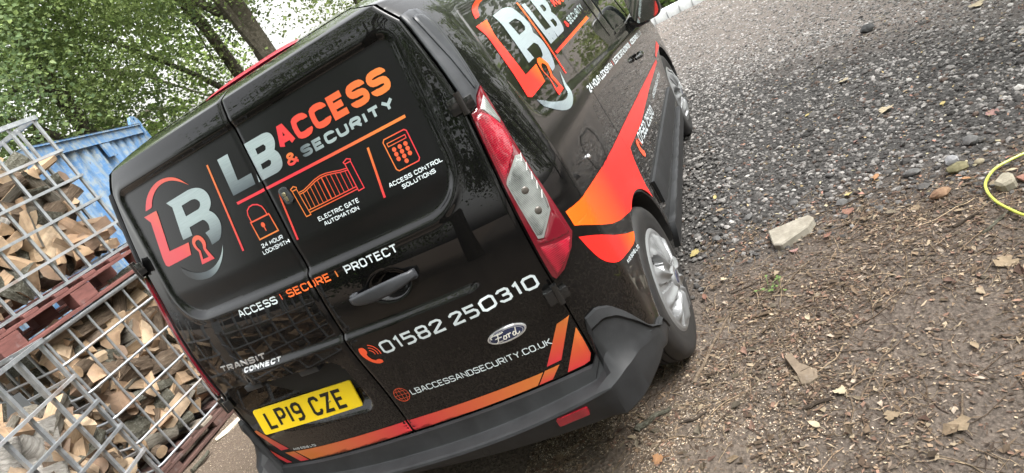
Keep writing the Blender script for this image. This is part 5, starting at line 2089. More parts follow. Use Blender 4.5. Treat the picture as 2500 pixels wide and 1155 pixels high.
# the next cage along the row, beside the camera: its bars and logs show in the paint of the left-hand door
PD = PA + A1 * 1.32
make_cage('square-bar steel cage of logs beside the camera, mirrored in the left-hand door', tuple(PD), A1, A2, 1.15, 1.0, [.145, .39, .59, .785, .975, 1.235], (.017, .0115), .0105, 7, 6, False, .03, .125, top_uv=(.02, .016))
for i in range(9):
    for j in range(9):
        kind, me, PV = PROTO[rnd.randrange(len(PROTO))]
        p_ = PD + A1 * (.14 + .87 * j / 8) + A2 * (.18 + rnd.uniform(0, .05))
        REAR.append((me, Matrix.Translation((p_.x, p_.y, .19 + .092 * i)) @ Matrix.Rotation(rnd.uniform(-.6, .6) + math.atan2(A1.y, A1.x), 4, 'Z') @ Matrix.Rotation(rnd.uniform(-.6, .6), 4, 'Y') @ Matrix.Rotation(rnd.uniform(0, 6.28), 4, 'X')))
bm = bmesh.new()
rm, mids = [], {}
V_, F_, I_ = [], [], []
for me_, mw in REAR:
    o_ = len(V_)
    V_ += [mw @ v.co for v in me_.vertices]
    for p_ in me_.polygons:
        F_.append([o_ + i for i in p_.vertices])
        mm = me_.materials[p_.material_index]
        if mm.name not in mids:
            mids[mm.name] = len(rm)
            rm.append(mm)
        I_.append(mids[mm.name])
bm.free()
tag(mesh('firewood', V_, F_, rm, None, False, None, I_), kind='stuff')

# ------------------------------------------------------------------ blue container
def container():
    o0 = Vector((-6.62, 6.02, 0))
    e1 = Vector((.515, -.857, 0)).normalized()     # towards the cages
    e2 = Vector((-.857, -.515, 0)).normalized()    # away from us
    root = tag(empty('shipping_container', tuple(o0)), 'scuffed blue corrugated steel container behind the log cages', 'container')
    fr = Matrix((e1, e2, Vector((0, 0, 1)))).transposed().to_4x4()
    m = mat('blue_container_paint', (.05, .16, .42), .55, 0, 0, .4)
    nt, N, L, b = nodes(m)
    co = coords(nt, scale=(1, 1, .35))
    n = noise(nt, 3.2, 8, .72, co, .4)
    n2 = noise(nt, 11, 8, .75, coords(nt))
    c = ramp(nt, n, [(.30, (.030, .080, .165)), (.48, (.055, .140, .28)), (.60, (.12, .20, .31)), (.72, (.19, .235, .27))])
    c = mixc(nt, ramp(nt, n2, [(.47, (0,) * 3), (.60, (.9,) * 3)]), c, (.21, .24, .24))
    n3 = noise(nt, 19, 6, .7, coords(nt, scale=(1, 1, .6)))
    c = mixc(nt, ramp(nt, n3, [(.64, (0,) * 3), (.70, (1,) * 3)]), c, (.07, .05, .045))
    L.new(c, b.inputs['Base Color'])
    bump(nt, b, n2, .3, .006)
    Lc, H = 3.60, 2.56
    def wall(nm, length, frm, depth=.04):
        V, F = [], []
        xs = []
        k = 0.1
        while k < length - .1:
            xs += [(k, 0), (k + .10, 0), (k + .15, depth), (k + .25, depth)]
            k += .30
        for x, y in xs:
            for z in (.16, H - .13): V.append(frm @ Vector((x, y + .02, z)))
        for i in range(len(xs) - 1): F.append((2 * i, 2 * i + 2, 2 * i + 3, 2 * i + 1))
        return mesh(nm, V, F, m, root, False)
    wall('side_wall', Lc, fr)
    fr2 = Matrix((-e1, -e2, Vector((0, 0, 1)))).transposed().to_4x4()
    T1 = Matrix.Translation(e1 * Lc + e2 * 2.4)
    wall('side_wall', Lc, T1 @ fr2)
    frE = Matrix((e2, -e1, Vector((0, 0, 1)))).transposed().to_4x4()
    wall('end_wall', 2.4, Matrix.Translation(e1 * Lc) @ frE)
    frE2 = Matrix((-e2, e1, Vector((0, 0, 1)))).transposed().to_4x4()
    wall('end_wall', 2.4, Matrix.Translation(e2 * 2.4) @ frE2)
    def bx(nm, lo, hi):
        bm = bmesh.new()
        add_box(bm, lo, hi, .006, fr)
        bm_obj(nm, bm, m, root, smooth=False)
    for y in (-.01, 2.34):
        bx('top_rail', (.08, y, H - .13), (Lc - .08, y + .07, H - .01))
        bx('top_rail', (.08, y - .02 if y < 0 else y + .06, H - .012), (Lc - .08, y + .06 if y < 0 else y + .10, H + .012))
        bx('bottom_rail', (.08, y, 0), (Lc - .08, y + .07, .16))
        for x in (0, Lc - .10): bx('corner_post', (x, y - .01, 0), (x + .10, y + .09, H))
    bx('roof_panel', (.05, .05, H - .04), (Lc - .05, 2.36, H - .02))
    bx('label_plate', (1.60, -.022, H - .32), (1.86, -.012, H - .14))
    # lifting lugs, each with its eye
    bm = bmesh.new()
    ring = [(-.06, -.02), (.46, -.02), (.30, .09), (.22, .135), (.13, .145), (.02, .12), (-.05, .06)]
    hole = circle(.13, .075, .035, n=12)
    for yy in (-.02, .02):
        tris = tessellate_polygon([[Vector((p[0], p[1], 0)) for p in ring], [Vector((p[0], p[1], 0)) for p in hole]])
        vs = [bm.verts.new(fr @ Vector((p[0], yy, H + p[1]))) for p in ring + hole]
        for t in tris: bm.faces.new([vs[i] for i in t])
        if yy < 0: v0 = vs
    for lo, n_ in ((0, len(ring)), (len(ring), 12)):
        for k in range(n_): bm.faces.new((v0[lo + k], v0[lo + (k + 1) % n_], vs[lo + (k + 1) % n_], vs[lo + k]))
    bm_obj('lifting_lug', bm, m, root, smooth=False)


container()


# ------------------------------------------------------------------ trees
def leaf_mat(name, tint=(1, 1, 1)):
    m = col_mat(name, .5, .35, None, .6)
    return m


M_LEAF = leaf_mat('green_leaves')
M_TRUNK = bark_mat('tree_bark', (.085, .075, .058), (.19, .175, .14), (7, 7, 1.5))


def leaf_cloud(centers, spread, n, size, cols, droop=.35):
    """n leaves, each a folded five-point blade of 4 triangles"""
    ci = rg.integers(0, len(centers), n)
    P = centers[ci] + rg.normal(0, 1, (n, 3)) * spread[ci][:, None] * np.array([1, 1, .55])
    a = rg.random(n) * 2 * PI
    til = rg.normal(0, .5, n) - droop * .4
    rol = rg.normal(0, .6, n)
    sz = size * (.6 + .7 * rg.random(n))
    L0 = np.array([(0, 0, 0), (.45, -.42, .10), (1.0, 0, -.06), (.45, .42, .10)])
    V = np.repeat(L0[None], n, 0) * sz[:, None, None]
    c, s = np.cos(rol)[:, None], np.sin(rol)[:, None]
    V = np.stack([V[..., 0], V[..., 1] * c - V[..., 2] * s, V[..., 1] * s + V[..., 2] * c], -1)
    c, s = np.cos(til)[:, None], np.sin(til)[:, None]
    V = np.stack([V[..., 0] * c - V[..., 2] * s, V[..., 1], V[..., 0] * s + V[..., 2] * c], -1)
    c, s = np.cos(a)[:, None], np.sin(a)[:, None]
    V = np.stack([V[..., 0] * c - V[..., 1] * s, V[..., 0] * s + V[..., 1] * c, V[..., 2]], -1) + P[:, None]
    F = (np.array([(0, 1, 2), (0, 2, 3)])[None] + (np.arange(n) * 4)[:, None, None]).reshape(-1, 3)
    cc = np.array(cols)
    tone = (ci * 7919 % 97) / 97.0
    col = cc[0][None] * (1 - tone)[:, None] + cc[1][None] * tone[:, None]
    col = col * (.7 + .6 * rg.random(n))[:, None]
    return V.reshape(-1, 3), F, np.repeat(col, 4, 0)


def tree(label, base_, lean, h, r0, center, radii, ncl, nleaf, size, cols, branches=7, zmin=2.2, seed=1, group='trees around the yard'):
    R_ = random.Random(seed)
    root = tag(empty('broadleaf_tree', base_), label, 'tree', group)
    bm = bmesh.new()
    B = Vector((0, 0, 0))
    pts, rad = [], []
    for k in range(9):
        t = k / 8
        pts.append((lean[0] * t * h + .06 * math.sin(5 * t + seed), lean[1] * t * h + .06 * math.cos(4 * t + seed), h * t - .1 * (k == 0)))
        rad.append(r0 * (1.25 if k == 0 else 1) * (1 - .62 * t))
    tube(bm, pts, rad, 12)
    trunk = bm_obj('trunk', bm, M_TRUNK, root)
    cen = Vector(center) - Vector(base_)
    for k in range(branches):
        t = R_.uniform(.35, .95)
        i = int(t * 8)
        s = Vector(pts[i])
        a = R_.uniform(0, 2 * PI)
        e = cen + Vector((math.cos(a) * radii[0] * R_.uniform(.4, .8), math.sin(a) * radii[1] * R_.uniform(.4, .8), radii[2] * R_.uniform(-.7, .5)))
        m_ = s.lerp(e, .5) + Vector((0, 0, R_.uniform(.1, .5)))
        bm = bmesh.new()
        tube(bm, [s, s.lerp(m_, .5) + Vector((0, 0, .12)), m_, m_.lerp(e, .6), e], [rad[i] * .55, rad[i] * .42, rad[i] * .3, rad[i] * .2, .015], 7)
        bm_obj('limb', bm, M_TRUNK, root)
    # clumps of leaves through the crown's volume
    u = rg.normal(0, 1, (ncl, 3))
    u /= np.linalg.norm(u, axis=1)[:, None]
    rr = (.25 + .75 * rg.random(ncl)) ** .6
    cen_ = np.array(cen)[None] + u * rr[:, None] * np.array(radii)[None]
    cen_[:, 2] = np.maximum(cen_[:, 2], zmin + rg.random(ncl) * .5)
    V, F, K = leaf_cloud(cen_, .28 + .28 * rg.random(ncl), nleaf, size, cols)
    cr = fast_tris('crown', V, F, M_LEAF, K, parent=root)
    return root


G1, G2, G3 = (.17, .235, .085), (.27, .335, .125), (.15, .215, .105)
# the trees behind the container
tree('tall tree with a thick pale trunk rising behind the van roof', (-6.5, 9.6, 0), (.006, -.012), 9.0, .25, (-7.2, 9.2, 6.2), (3.4, 3.0, 3.4), 150, 33000, 0.074, [G1, G2], 8, 2.7, 3)
tree('tree with a slimmer dark trunk left of the thick trunk', (-7.9, 10.3, 0), (-.07, .02), 8.0, .17, (-9.2, 9.4, 5.4), (3.2, 3.0, 2.9), 150, 32000, 0.072, [G1, G3], 8, 2.4, 5)
tree('bushy tree with low spreading limbs straight behind the container', (-9.6, 7.7, 0), (.02, .01), 7.0, .22, (-9.4, 7.0, 4.7), (2.8, 3.2, 2.6), 140, 33000, 0.070, [G1, G2], 9, 2.3, 8)
tree('leafy tree beyond the upper cage at the far left', (-9.4, 3.0, 0), (.01, .0), 7.5, .20, (-8.9, 3.4, 5.0), (3.0, 3.0, 2.9), 140, 30000, 0.070, [G3, G2], 8, 2.3, 12)
tree('background tree showing bright green between the nearer crowns', (-14.5, 12.5, 0), (0, 0), 9.0, .26, (-14.5, 12.5, 5.0), (5.0, 5.0, 4.6), 150, 13000, .17, [G2, (.16, .25, .05)], 6, .6, 14)
tree('background tree filling the gap left of the container', (-15.5, 4.5, 0), (0, 0), 9.0, .26, (-15.5, 4.5, 5.2), (4.6, 4.6, 4.6), 140, 12000, .17, [G1, G2], 6, .6, 15)
tree('slim tree filling the gap to the right of the thick trunk', (-5.3, 11.3, 0), (.03, .0), 6.5, .09, (-4.9, 10.9, 4.3), (1.7, 1.7, 2.0), 60, 12000, .075, [G1, G2], 6, 2.4, 17)
# the rest of the wood that closes in the yard (seen in the paint)
tree('broad tree on the far side of the track, seen in the paint', (8.8, 3.8, 0), (0, 0), 8, .25, (8.6, 3.8, 4.4), (3.4, 4.4, 3.8), 110, 15000, .19, [G1, G2], 5, .7, 21)
tree('tree beyond the end of the track, seen in the side glass', (7.4, 13.6, 0), (0, 0), 8, .25, (7.2, 13.4, 4.4), (4.6, 3.6, 4.0), 110, 14000, .19, [G1, G2], 5, .7, 22)
tree('tree behind the camera, seen in the paint of the rear doors', (4.2, -7.4, 0), (0, 0), 8, .25, (4.0, -7.6, 4.0), (4.2, 3.2, 3.3), 150, 30000, .12, [G1, G3], 5, .7, 23)
tree('tree behind the cages, mirrored in the left-hand rear door', (-4.6, -7.2, 0), (0, 0), 8, .25, (-4.4, -7.2, 4.0), (4.2, 3.2, 3.4), 150, 30000, .12, [G1, G3], 5, .7, 24)
tree('tall tree arching over the yard, mirrored in the roof edge', (-.6, -6.2, 0), (.0, .05), 9, .24, (-.4, -4.6, 7.6), (3.6, 3.0, 2.2), 60, 7000, .10, [G1, G2], 7, 5.2, 25)
tree('tree across the yard, mirrored in the sliding door', (9.4, -3.4, 0), (0, 0), 8, .25, (9.2, -3.6, 4.6), (3.4, 3.8, 4.0), 110, 14000, .19, [G1, G3], 5, .7, 26)


def bush(label, base_, radii, ncl, nleaf, size, cols, group='bushes at the edge of the yard'):
    root = tag(empty('bush', base_), label, 'bush', group)
    u = rg.normal(0, 1, (ncl, 3))
    u /= np.linalg.norm(u, axis=1)[:, None]
    c = u * ((.2 + .8 * rg.random(ncl)) ** .5)[:, None] * np.array(radii)[None] + np.array((0, 0, radii[2] * .8))
    c[:, 2] = np.maximum(.1, c[:, 2])
    V, F, K = leaf_cloud(c, .14 + .16 * rg.random(ncl), nleaf, size, cols)
    fast_tris('foliage', V, F, M_LEAF, K, parent=root)
    bm = bmesh.new()
    for k in range(7):
        e = c[k]
        tube(bm, [(0, 0, -.05), (e[0] * .4, e[1] * .4, e[2] * .5), tuple(e)], [.02, .014, .005], 6)
    bm_obj('stem', bm, M_TRUNK, root)


bush('low green bush beyond the white edging stones', (.55, 10.9, 0), (1.5, .8, .7), 60, 5000, .09, [G2, (.16, .24, .06)])
bush('dark bush hiding the foot of the trees behind the container', (-8.6, 9.4, 0), (1.6, 1.6, 1.3), 60, 5000, .11, [G3, G1])
bush('yellowish bush to the right of the low green bush', (2.6, 11.3, 0), (1.2, .8, .6), 50, 4000, .09, [G2, (.22, .25, .06)])

# ------------------------------------------------------------------ small things on the ground
def rock(name, label, cat, x, y, dims, rot, m, seed, sub=2, rough=.16, z=0.0, group=None, boxy=False):
    R_ = random.Random(seed)
    bm = bmesh.new()
    if boxy:
        bmesh.ops.create_cube(bm, size=2)
        bmesh.ops.subdivide_edges(bm, edges=bm.edges[:], cuts=3, use_grid_fill=True)
    else: bmesh.ops.create_icosphere(bm, subdivisions=sub, radius=1)
    for v in bm.verts:
        k = 1 + R_.uniform(-rough, rough)
        v.co = Vector((v.co.x * dims[0] * k, v.co.y * dims[1] * (1 + R_.uniform(-rough, rough)), v.co.z * dims[2] * (1 + R_.uniform(-rough, rough) * .6)))
    o = bm_obj(name, bm, m, None, smooth=not boxy, sharp=30)
    o.location = (x, y, float(gz_(x, y)) + dims[2] * .75 + z)
    o.rotation_euler = rot
    return tag(o, label, cat, group)


def stone_mat(name, c0, c1, sc=30):
    m = mat(name, c0, .88, 0, 0, .25)
    nt, N, L, b = nodes(m)
    n = noise(nt, sc, 8, .7, coords(nt))
    L.new(ramp(nt, n, [(.3, c0), (.7, c1)]), b.inputs['Base Color'])
    bump(nt, b, n, .6, .006)
    return m


M_SLAB = stone_mat('pale_concrete', (.15, .135, .105), (.30, .28, .235), 16)
M_LIME = stone_mat('limestone', (.17, .155, .115), (.31, .285, .225))
M_BRICK = stone_mat('brick_red', (.15, .07, .052), (.26, .14, .105))
M_GREYST = stone_mat('grey_stone', (.055, .054, .053), (.13, .128, .125))
M_MOSS = stone_mat('mossy_stone', (.07, .065, .033), (.19, .17, .10))


def prism(name, label, cat, pts, z0, h, m, tilt=(0, 0), group=None, bevel=.004):
    """flat piece with its own outline, resting on the ground"""
    cx = sum(p[0] for p in pts) / len(pts)
    cy = sum(p[1] for p in pts) / len(pts)
    bm = bmesh.new()
    lo = [bm.verts.new((p[0] - cx, p[1] - cy, 0)) for p in pts]
    hi = [bm.verts.new((p[0] - cx + rnd.uniform(-.003, .003), p[1] - cy + rnd.uniform(-.003, .003), h + rnd.uniform(-.002, .002))) for p in pts]
    bm.faces.new(lo[::-1])
    bm.faces.new(hi)
    n = len(pts)
    for k in range(n): bm.faces.new((lo[k], lo[(k + 1) % n], hi[(k + 1) % n], hi[k]))
    if bevel: bmesh.ops.bevel(bm, geom=bm.edges[:], offset=bevel, segments=1, affect='EDGES')
    o = bm_obj(name, bm, m, None, smooth=False)
    o.location = (cx, cy, float(gz_(cx, cy)) + z0)
    o.rotation_euler = (tilt[0], tilt[1], 0)
    return tag(o, label, cat, group)


M_OFFCUT = wood_plain('grey_offcut', (.085, .065, .045), (.19, .15, .11))
prism('concrete_slab', 'pale broken concrete slab where the gravel meets the soil', 'slab', [(1.275, 1.375), (1.285, 1.235), (1.315, 1.215), (1.45, 1.285), (1.485, 1.345), (1.465, 1.385)], -.004, .046, M_SLAB, (.03, -.05), bevel=.006)
prism('timber_offcut', 'grey split timber offcut lying on the bare soil', 'wood', [(1.225, .475), (1.255, .482), (1.272, .42), (1.325, .375), (1.318, .335), (1.29, .315), (1.262, .318), (1.258, .37)], .002, .014, M_OFFCUT, (.05, .04), bevel=.002)
prism('limestone_block', 'cream angular stone inside the bend of the yellow hose', 'stone', [(2.135, 1.18), (2.155, 1.135), (2.205, 1.145), (2.215, 1.205), (2.185, 1.225)], 0, .05, M_LIME, (.1, -.15), bevel=.010)
prism('tile_fragment', 'flat reddish tile fragment right of the cream stone', 'tile', [(2.215, 1.20), (2.245, 1.125), (2.30, 1.15), (2.275, 1.215)], .006, .012, M_BRICK, (.16, .06), bevel=.002)
rock('pebble', 'smooth round tan pebble on the dark gravel', 'pebble', 2.165, 1.425, (.022, .017, .013), (0, 0, .4), stone_mat('tan_pebble', (.16, .135, .09), (.26, .23, .165)), 3, 3, .03)
rock('mossy_rock', 'mossy yellow-brown rock on the gravel left of the pebble', 'rock', 2.085, 1.42, (.048, .030, .024), (0, .1, .3), M_MOSS, 4, 2, .15)
rock('grey_rock', 'light grey rock behind the mossy rock', 'rock', 2.085, 1.50, (.034, .026, .024), (0, .1, .9), stone_mat('light_grey_rock', (.13, .13, .135), (.26, .26, .265)), 5, 2, .15)
rock('dark_clod', 'dark clod of tarmac alone on the track', 'clod', 2.29, 3.98, (.05, .04, .034), (0, 0, .2), stone_mat('tarmac', (.03, .03, .03), (.09, .09, .09)), 6, 2, .22)
rock('brown_lump', 'brown rotten wood lump at the gravel edge below the mossy rock', 'wood', 1.965, 1.245, (.045, .028, .022), (0, .1, .5), stone_mat('rotten_wood', (.12, .07, .045), (.25, .16, .10)), 7, 2, .15)
GR_SPOTS = [(1.128, 2.33, .030), (1.42, 1.62, .026), (1.62, 1.78, .024), (1.93, 1.52, .036), (1.19, 1.62, .028), (2.20, 1.62, .04), (1.02, 1.5, .024), (1.62, 1.47, .03)]
GR_LAB = ['lone pale grey stone on the gravel beside the sill', 'grey stone on the gravel above the concrete slab', 'grey stone in the gravel, second to the right above the slab', 'broad flat grey stone left of the mossy rock', 'grey stone on the gravel near the rear wheel',
          'broad dark stone above the tan pebble', 'small grey stone close to the sill', 'grey stone on the edge of the soil right of the slab']
for k, (x, y, s) in enumerate(GR_SPOTS): rock('grey_stone', GR_LAB[k], 'stone', x, y, (s, s * .75, s * .5), (.1, .1, k), M_GREYST, 40 + k, 2, .18, group='larger grey stones in the gravel')

# yellow hose
hp = [(2.75, 1.44), (2.55, 1.395), (2.40, 1.365), (2.29, 1.335), (2.20, 1.305), (2.15, 1.265), (2.118, 1.215), (2.104, 1.16), (2.098, 1.10), (2.10, 1.04), (2.115, .97), (2.145, .88), (2.20, .76), (2.28, .64)]
P = []
for i in range(len(hp) - 1):
    for k in range(5):
        t = k / 5
        a = [hp[max(0, i - 1)], hp[i], hp[i + 1], hp[min(len(hp) - 1, i + 2)]]
        P.append(tuple(.5 * ((2 * a[1][c]) + (-a[0][c] + a[2][c]) * t + (2 * a[0][c] - 5 * a[1][c] + 4 * a[2][c] - a[3][c]) * t * t + (-a[0][c] + 3 * a[1][c] - 3 * a[2][c] + a[3][c]) * t ** 3) for c in (0, 1)))
bm = bmesh.new()
tube(bm, [(x, y, float(gz_(x, y)) + .020 + .010 * math.sin(x * 9)) for x, y in P], .0055, 10)
tag(bm_obj('garden_hose', bm, mat('yellow_green_hose', (.40, .45, .065), .35, 0, .2)), 'bright yellow-green hose curving in across the ground', 'hose')


def stick(label, pts, r, m, name='stick', knots=True):
    bm = bmesh.new()
    P = [Vector((x, y, float(gz_(x, y)) + r * .8 + z)) for x, y, z in pts]
    # refine with wobble
    Q_ = []
    for a, b in zip(P[:-1], P[1:]):
        for k in range(4): Q_.append(a.lerp(b, k / 4) + Vector((rnd.uniform(-1, 1), rnd.uniform(-1, 1), rnd.uniform(-.3, .5))) * r * .5)
    Q_.append(P[-1])
    tube(bm, Q_, [r * (1 - .45 * i / len(Q_)) * rnd.uniform(.85, 1.12) for i in range(len(Q_))], 8)
    return tag(bm_obj(name, bm, m), label, 'stick', 'sticks and twigs on the soil')


M_STK = bark_mat('dry_stick', (.14, .105, .075), (.27, .215, .155), (20, 20, 3))
M_STKD = bark_mat('dark_stick', (.055, .042, .032), (.12, .095, .072), (20, 20, 3))
M_STKM = bark_mat('mossy_stick', (.085, .08, .06), (.21, .21, .17), (22, 22, 12))
stick('long pale stick standing out on the soil beside the rear tyre', [(.885, .45, .0), (.955, .62, .004), (1.0, .74, .004), (1.045, .835, .0)], .0075, M_STK)
stick('lichen-grey stick with broken ends below the bumper corner', [(.655, .265, .0), (.72, .305, .004), (.79, .345, .0)], .0135, M_STKM)
stick('thin forked twig along the edge of the gravel', [(1.50, 1.45, 0), (1.60, 1.43, .006), (1.72, 1.46, .008), (1.80, 1.47, .004)], .0045, M_STKD)
stick('short dark stick on the soil below the brown lump', [(1.93, .98, 0), (2.03, 1.03, .003)], .007, M_STKD)
stick('mossy twig lying left of the hose on the soil', [(2.00, .90, 0), (2.09, .965, .004), (2.13, .985, .01)], .0065, M_STKM)
stick('long thin twig running right from the timber offcut', [(1.30, .475, 0), (1.42, .44, .004), (1.55, .40, .003)], .0028, M_STKD)
stick('pale straight twig pointing at the concrete slab', [(1.22, .86, 0), (1.32, .97, .004), (1.40, 1.06, .003)], .0038, M_STK)
stick('bent pale twig near the lower right corner', [(1.41, .18, 0), (1.47, .26, .006), (1.53, .36, .01), (1.60, .42, .004)], .0032, M_STK)
stick('upright-looking straw stalk at the lower right', [(1.66, .06, 0), (1.685, .13, .012)], .0038, M_STK)
stick('dark curved root right of the grey lichen stick', [(.83, .26, 0), (.88, .255, .006), (.93, .275, .006)], .0065, M_STKD)
stick('two-ended dark stick below the timber offcut', [(1.25, .205, 0), (1.34, .215, .003)], .0085, M_STKD)
stick('brown twig on the soil under the bumper', [(.40, .20, 0), (.47, .24, .005), (.55, .25, .004)], .005, M_STKD)
stick('thin brown twig right of the rear wheel', [(1.06, .98, 0), (1.15, 1.0, .004), (1.22, 1.03, .004)], .0035, M_STKD)
stick('twig lying across the soil above the lower edge', [(1.05, .02, 0), (1.15, .07, .004), (1.27, .09, .004)], .0034, M_STK)
stick('greenish mossy branch leaning by the dark pallet', [(-2.46, .76, 0), (-2.44, .86, .01), (-2.47, .93, .02)], .016, M_STKM)


# fallen leaves picked out one by one
def leaf_obj(label, x, y, size, col, seed, lobed=True):
    R_ = random.Random(seed)
    bm = bmesh.new()
    if lobed: prof = [(0, .0), (.16, .34), (.42, .20), (.34, .50), (.80, .44), (.62, .16), (1.0, .0)]
    else: prof = [(0, 0), (.2, .22), (.5, .28), (.8, .16), (1, 0)]
    up_ = [(a * R_.uniform(.92, 1.08), b * R_.uniform(.85, 1.15)) for a, b in prof]
    dn = [(a * R_.uniform(.92, 1.08), -b * R_.uniform(.85, 1.15)) for a, b in prof]
    curl = R_.uniform(.10, .30)
    mid = [bm.verts.new(((a + .0) * size, 0, .004)) for a, b in up_]
    for side in (up_, dn):
        vs = [bm.verts.new((a * size, b * size, .004 + size * curl * abs(b) + size * .12 * (a - .5) ** 2)) if abs(b) > 1e-6 else mid[i] for i, (a, b) in enumerate(side)]
        for i in range(len(vs) - 1):
            f = [mid[i], mid[i + 1], vs[i + 1], vs[i]]
            f2 = []
            for v in f:
                if v not in f2: f2.append(v)
            if len(f2) > 2:
                try: bm.faces.new(f2)
                except ValueError: pass
    tube(bm, [(0, 0, .004), (-.25 * size, .03 * size, .006), (-.45 * size, .08 * size, .003)], .0012, 4)
    m = leafm(col)
    o = bm_obj('fallen_leaf', bm, m, None, sharp=60)
    o.location = (x, y, float(gz_(x, y)) + .008)
    o.rotation_euler = (R_.uniform(-.25, .25), R_.uniform(-.25, .25), R_.uniform(0, 6.28))
    return tag(o, label, 'leaf', 'fallen leaves lying on the ground')


_lm = {}


def leafm(col):
    if col not in _lm:
        m = mat('leaf_%d' % len(_lm), col, .8, 0, 0, .25)
        nt, N, L, b = nodes(m)
        n = noise(nt, 60, 6, .7, coords(nt))
        L.new(ramp(nt, n, [(.3, tuple(c * .6 for c in col)), (.7, tuple(min(1, c * 1.15) for c in col))]), b.inputs['Base Color'])
        _lm[col] = m
    return _lm[col]


YEL, CRM, TAN, RUS, PNK, ORN = (.32, .26, .11), (.32, .27, .185), (.19, .145, .095), (.17, .09, .065), (.22, .13, .115), (.26, .14, .07)
LEAVES = [
    ('pale yellow lobed leaf alone high on the gravel', 1.91, 3.09, .075, CRM, 1), ('pointed cream leaf in the middle of the gravel', 1.995, 2.31, .085, CRM, 1), ('small yellow leaf left of the cream leaf', 1.67, 2.72, .045, YEL, 0),
    ('tan leaf on the gravel up from the cream leaf', 2.18, 2.51, .05, TAN, 0), ('yellow-brown leaf right of the cream leaf', 2.24, 2.115, .05, YEL, 0), ('pale pinkish leaf towards the hose end of the gravel', 2.35, 1.85, .06, PNK, 1),
    ('large pale leaf at the top of the track near the green post', 2.86, 3.46, .09, CRM, 1), ('orange-red leaf below the middle of the gravel', 1.785, 1.57, .05, ORN, 0), ('curled tan leaf on the gravel near the sill', 1.076, 1.80, .05, TAN, 0),
    ('big tan leaf on the soil at the right edge below the hose', 2.0, .725, .085, TAN, 1), ('tan leaf on the soil right of the long thin twig', 1.775, .335, .05, TAN, 0), ('orange-brown curled leaf under the bumper', .775, .105, .06, ORN, 1),
    ('tan leaf under the green post', 2.66, 2.83, .05, TAN, 0), ('pale leaf on the pale straight twig', 1.335, .69, .045, CRM, 0), ('grey-tan leaf left of the lower bent twig', 1.385, .222, .055, CRM, 1), ('broad tan leaf by the straw stalk', 1.655, .0, .065, TAN, 1),
    ('yellow-green leaf among the gravel above the slab', 1.66, 1.53, .04, YEL, 1), ('rusty leaf just right of the concrete slab', 1.50, 1.22, .05, RUS, 1), ('pink leaf below the concrete slab', 1.36, 1.15, .05, PNK, 1), ('yellow leaf at the gravel edge by the tyre', .93, 1.42, .06, YEL, 1),
    ('red leaf lying flat on the right of the gravel', 1.80, 2.05, .045, PNK, 0), ('rusty leaf near the brown lump', 2.06, 1.32, .045, ORN, 0), ('tan leaf at the gravel edge left of the brown lump', 1.87, 1.22, .05, TAN, 1), ('rusty leaf between the twig and the slab', 1.62, 1.33, .055, RUS, 1),
    ('curled tan leaf on the soil by the hose', 2.0, 1.07, .05, TAN, 0), ('brown leaf low on the soil below the offcut', 1.48, .08, .055, TAN, 1), ('cream leaf scrap left of the bent twig', 1.29, .11, .05, CRM, 0), ('tan leaf on the soil near the tyre contact', .95, .98, .05, RUS, 0),
    ('cream leaf on the soil right of the rear tyre', 1.05, 1.10, .04, CRM, 1), ('yellow leaf above the rear tyre on the gravel', 1.03, 2.03, .045, YEL, 0), ('dull orange leaf low on the soil at the right', 1.84, .16, .045, ORN, 0), ('pale leaf under the hose bend', 2.21, 1.28, .05, CRM, 0)]
for k, (lb, x, y, s, c, lo) in enumerate(LEAVES): leaf_obj(lb, x, y, s * (.8 if y < 1.3 else .95), c, 60 + k, bool(lo))

# a weed sprouting in the soil
bm = bmesh.new()
wx, wy = 1.245, .93
for k in range(11):
    a = rnd.uniform(0, 2 * PI)
    L_ = rnd.uniform(.02, .05)
    h_ = rnd.uniform(.012, .045)
    c0 = Vector((rnd.uniform(-.03, .03), rnd.uniform(-.03, .03), 0))
    e = c0 + Vector((math.cos(a) * L_, math.sin(a) * L_, h_))
    tube(bm, [c0, c0.lerp(e, .5) + Vector((0, 0, .008)), e], .0011, 4, False)
    n_ = Vector((-math.sin(a), math.cos(a), 0))
    d_ = Vector((math.cos(a), math.sin(a), .1))
    q_ = [bm.verts.new(p) for p in (e, e + d_ * .009 + n_ * .007, e + d_ * .019, e + d_ * .009 - n_ * .007)]
    bm.faces.new(q_)
w = bm_obj('weed', bm, mat('fresh_green', (.085, .14, .03), .6), None, smooth=False)
w.location = (wx, wy, float(gz_(wx, wy)))
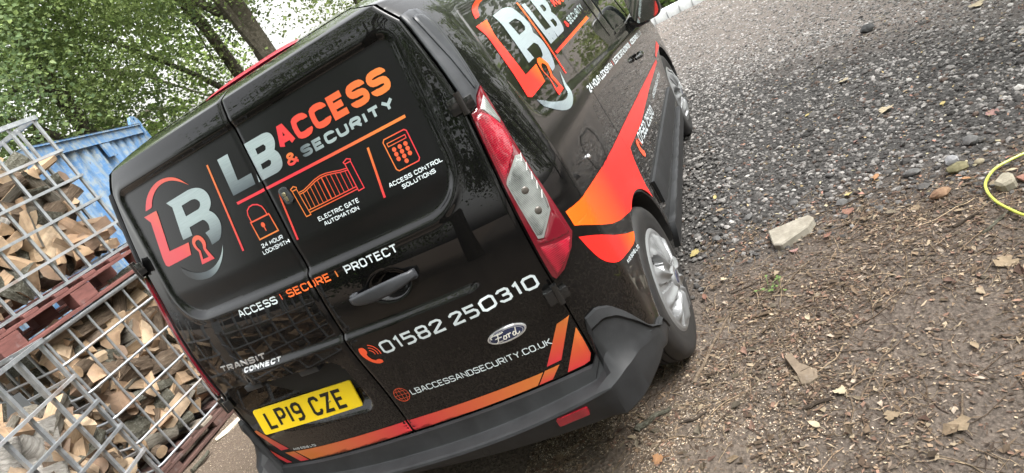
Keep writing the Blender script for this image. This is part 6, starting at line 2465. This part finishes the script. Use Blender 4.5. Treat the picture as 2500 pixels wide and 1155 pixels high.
tag(w, 'small bright green weed growing in the soil near the slab', 'weed')
# torn white chip of wood by the dark pallet
prism('wood_chip', 'torn cream-white wood flake on the sawdust by the dark pallet', 'wood', [(-2.56, 1.08), (-2.53, 1.06), (-2.47, 1.12), (-2.44, 1.24), (-2.47, 1.30), (-2.51, 1.20)], .004, .008, mat('white_wood', (.50, .45, .35), .8), (.06, .1), bevel=.001)

# white edging at the top of the track
M_WHITE = stone_mat('white_painted_concrete', (.40, .41, .41), (.56, .57, .57), 9)
ed = [(-.20, 9.22), (.25, 9.2), (1.12, 9.15)]
NSEG = 7
root = tag(empty('edging_kerb', (-.1, 9.2, 0)), 'white rounded kerb along the far edge of the track', 'kerb')
for k in range(NSEG):
    x0, x1 = -.25 + 1.40 * k / NSEG, -.25 + 1.40 * (k + 1) / NSEG - .004
    y0 = 9.22 - .06 * (k / NSEG)
    bm = bmesh.new()
    prof = [(-.10, -.02), (-.095, .10), (-.06, .15), (0, .165), (.06, .15), (.095, .10), (.10, -.02)]
    ra = [bm.verts.new((x0 + .1, y0 + p - 9.2, z)) for p, z in prof]
    rb = [bm.verts.new((x1 + .1, y0 + p - 9.2, z)) for p, z in prof]
    for j in range(6): bm.faces.new((ra[j], ra[j + 1], rb[j + 1], rb[j]))
    bm.faces.new(ra)
    bm.faces.new(rb[::-1])
    bmesh.ops.bevel(bm, geom=[e for e in bm.edges if abs(e.verts[0].co.x - e.verts[1].co.x) < 1e-5], offset=.004, segments=2, affect='EDGES')
    bm_obj('segment', bm, M_WHITE, root, sharp=60)

# dark green post at the right-hand edge of the picture
bm = bmesh.new()
pr = tag(empty('post', (2.80, 2.40, 0)), 'dark green post with a black cap at the right-hand edge', 'post')
add_box(bm, (0, -.05, -.05), (.10, .05, 1.0), .006)
bm_obj('shaft', bm, mat('dark_green_paint', (.014, .045, .026), .4), pr, smooth=False)
bm = bmesh.new()
add_box(bm, (-.012, -.062, 1.0), (.112, .062, 1.05), .01)
bm_obj('cap', bm, M_BLACKGLOSS, pr, smooth=False)
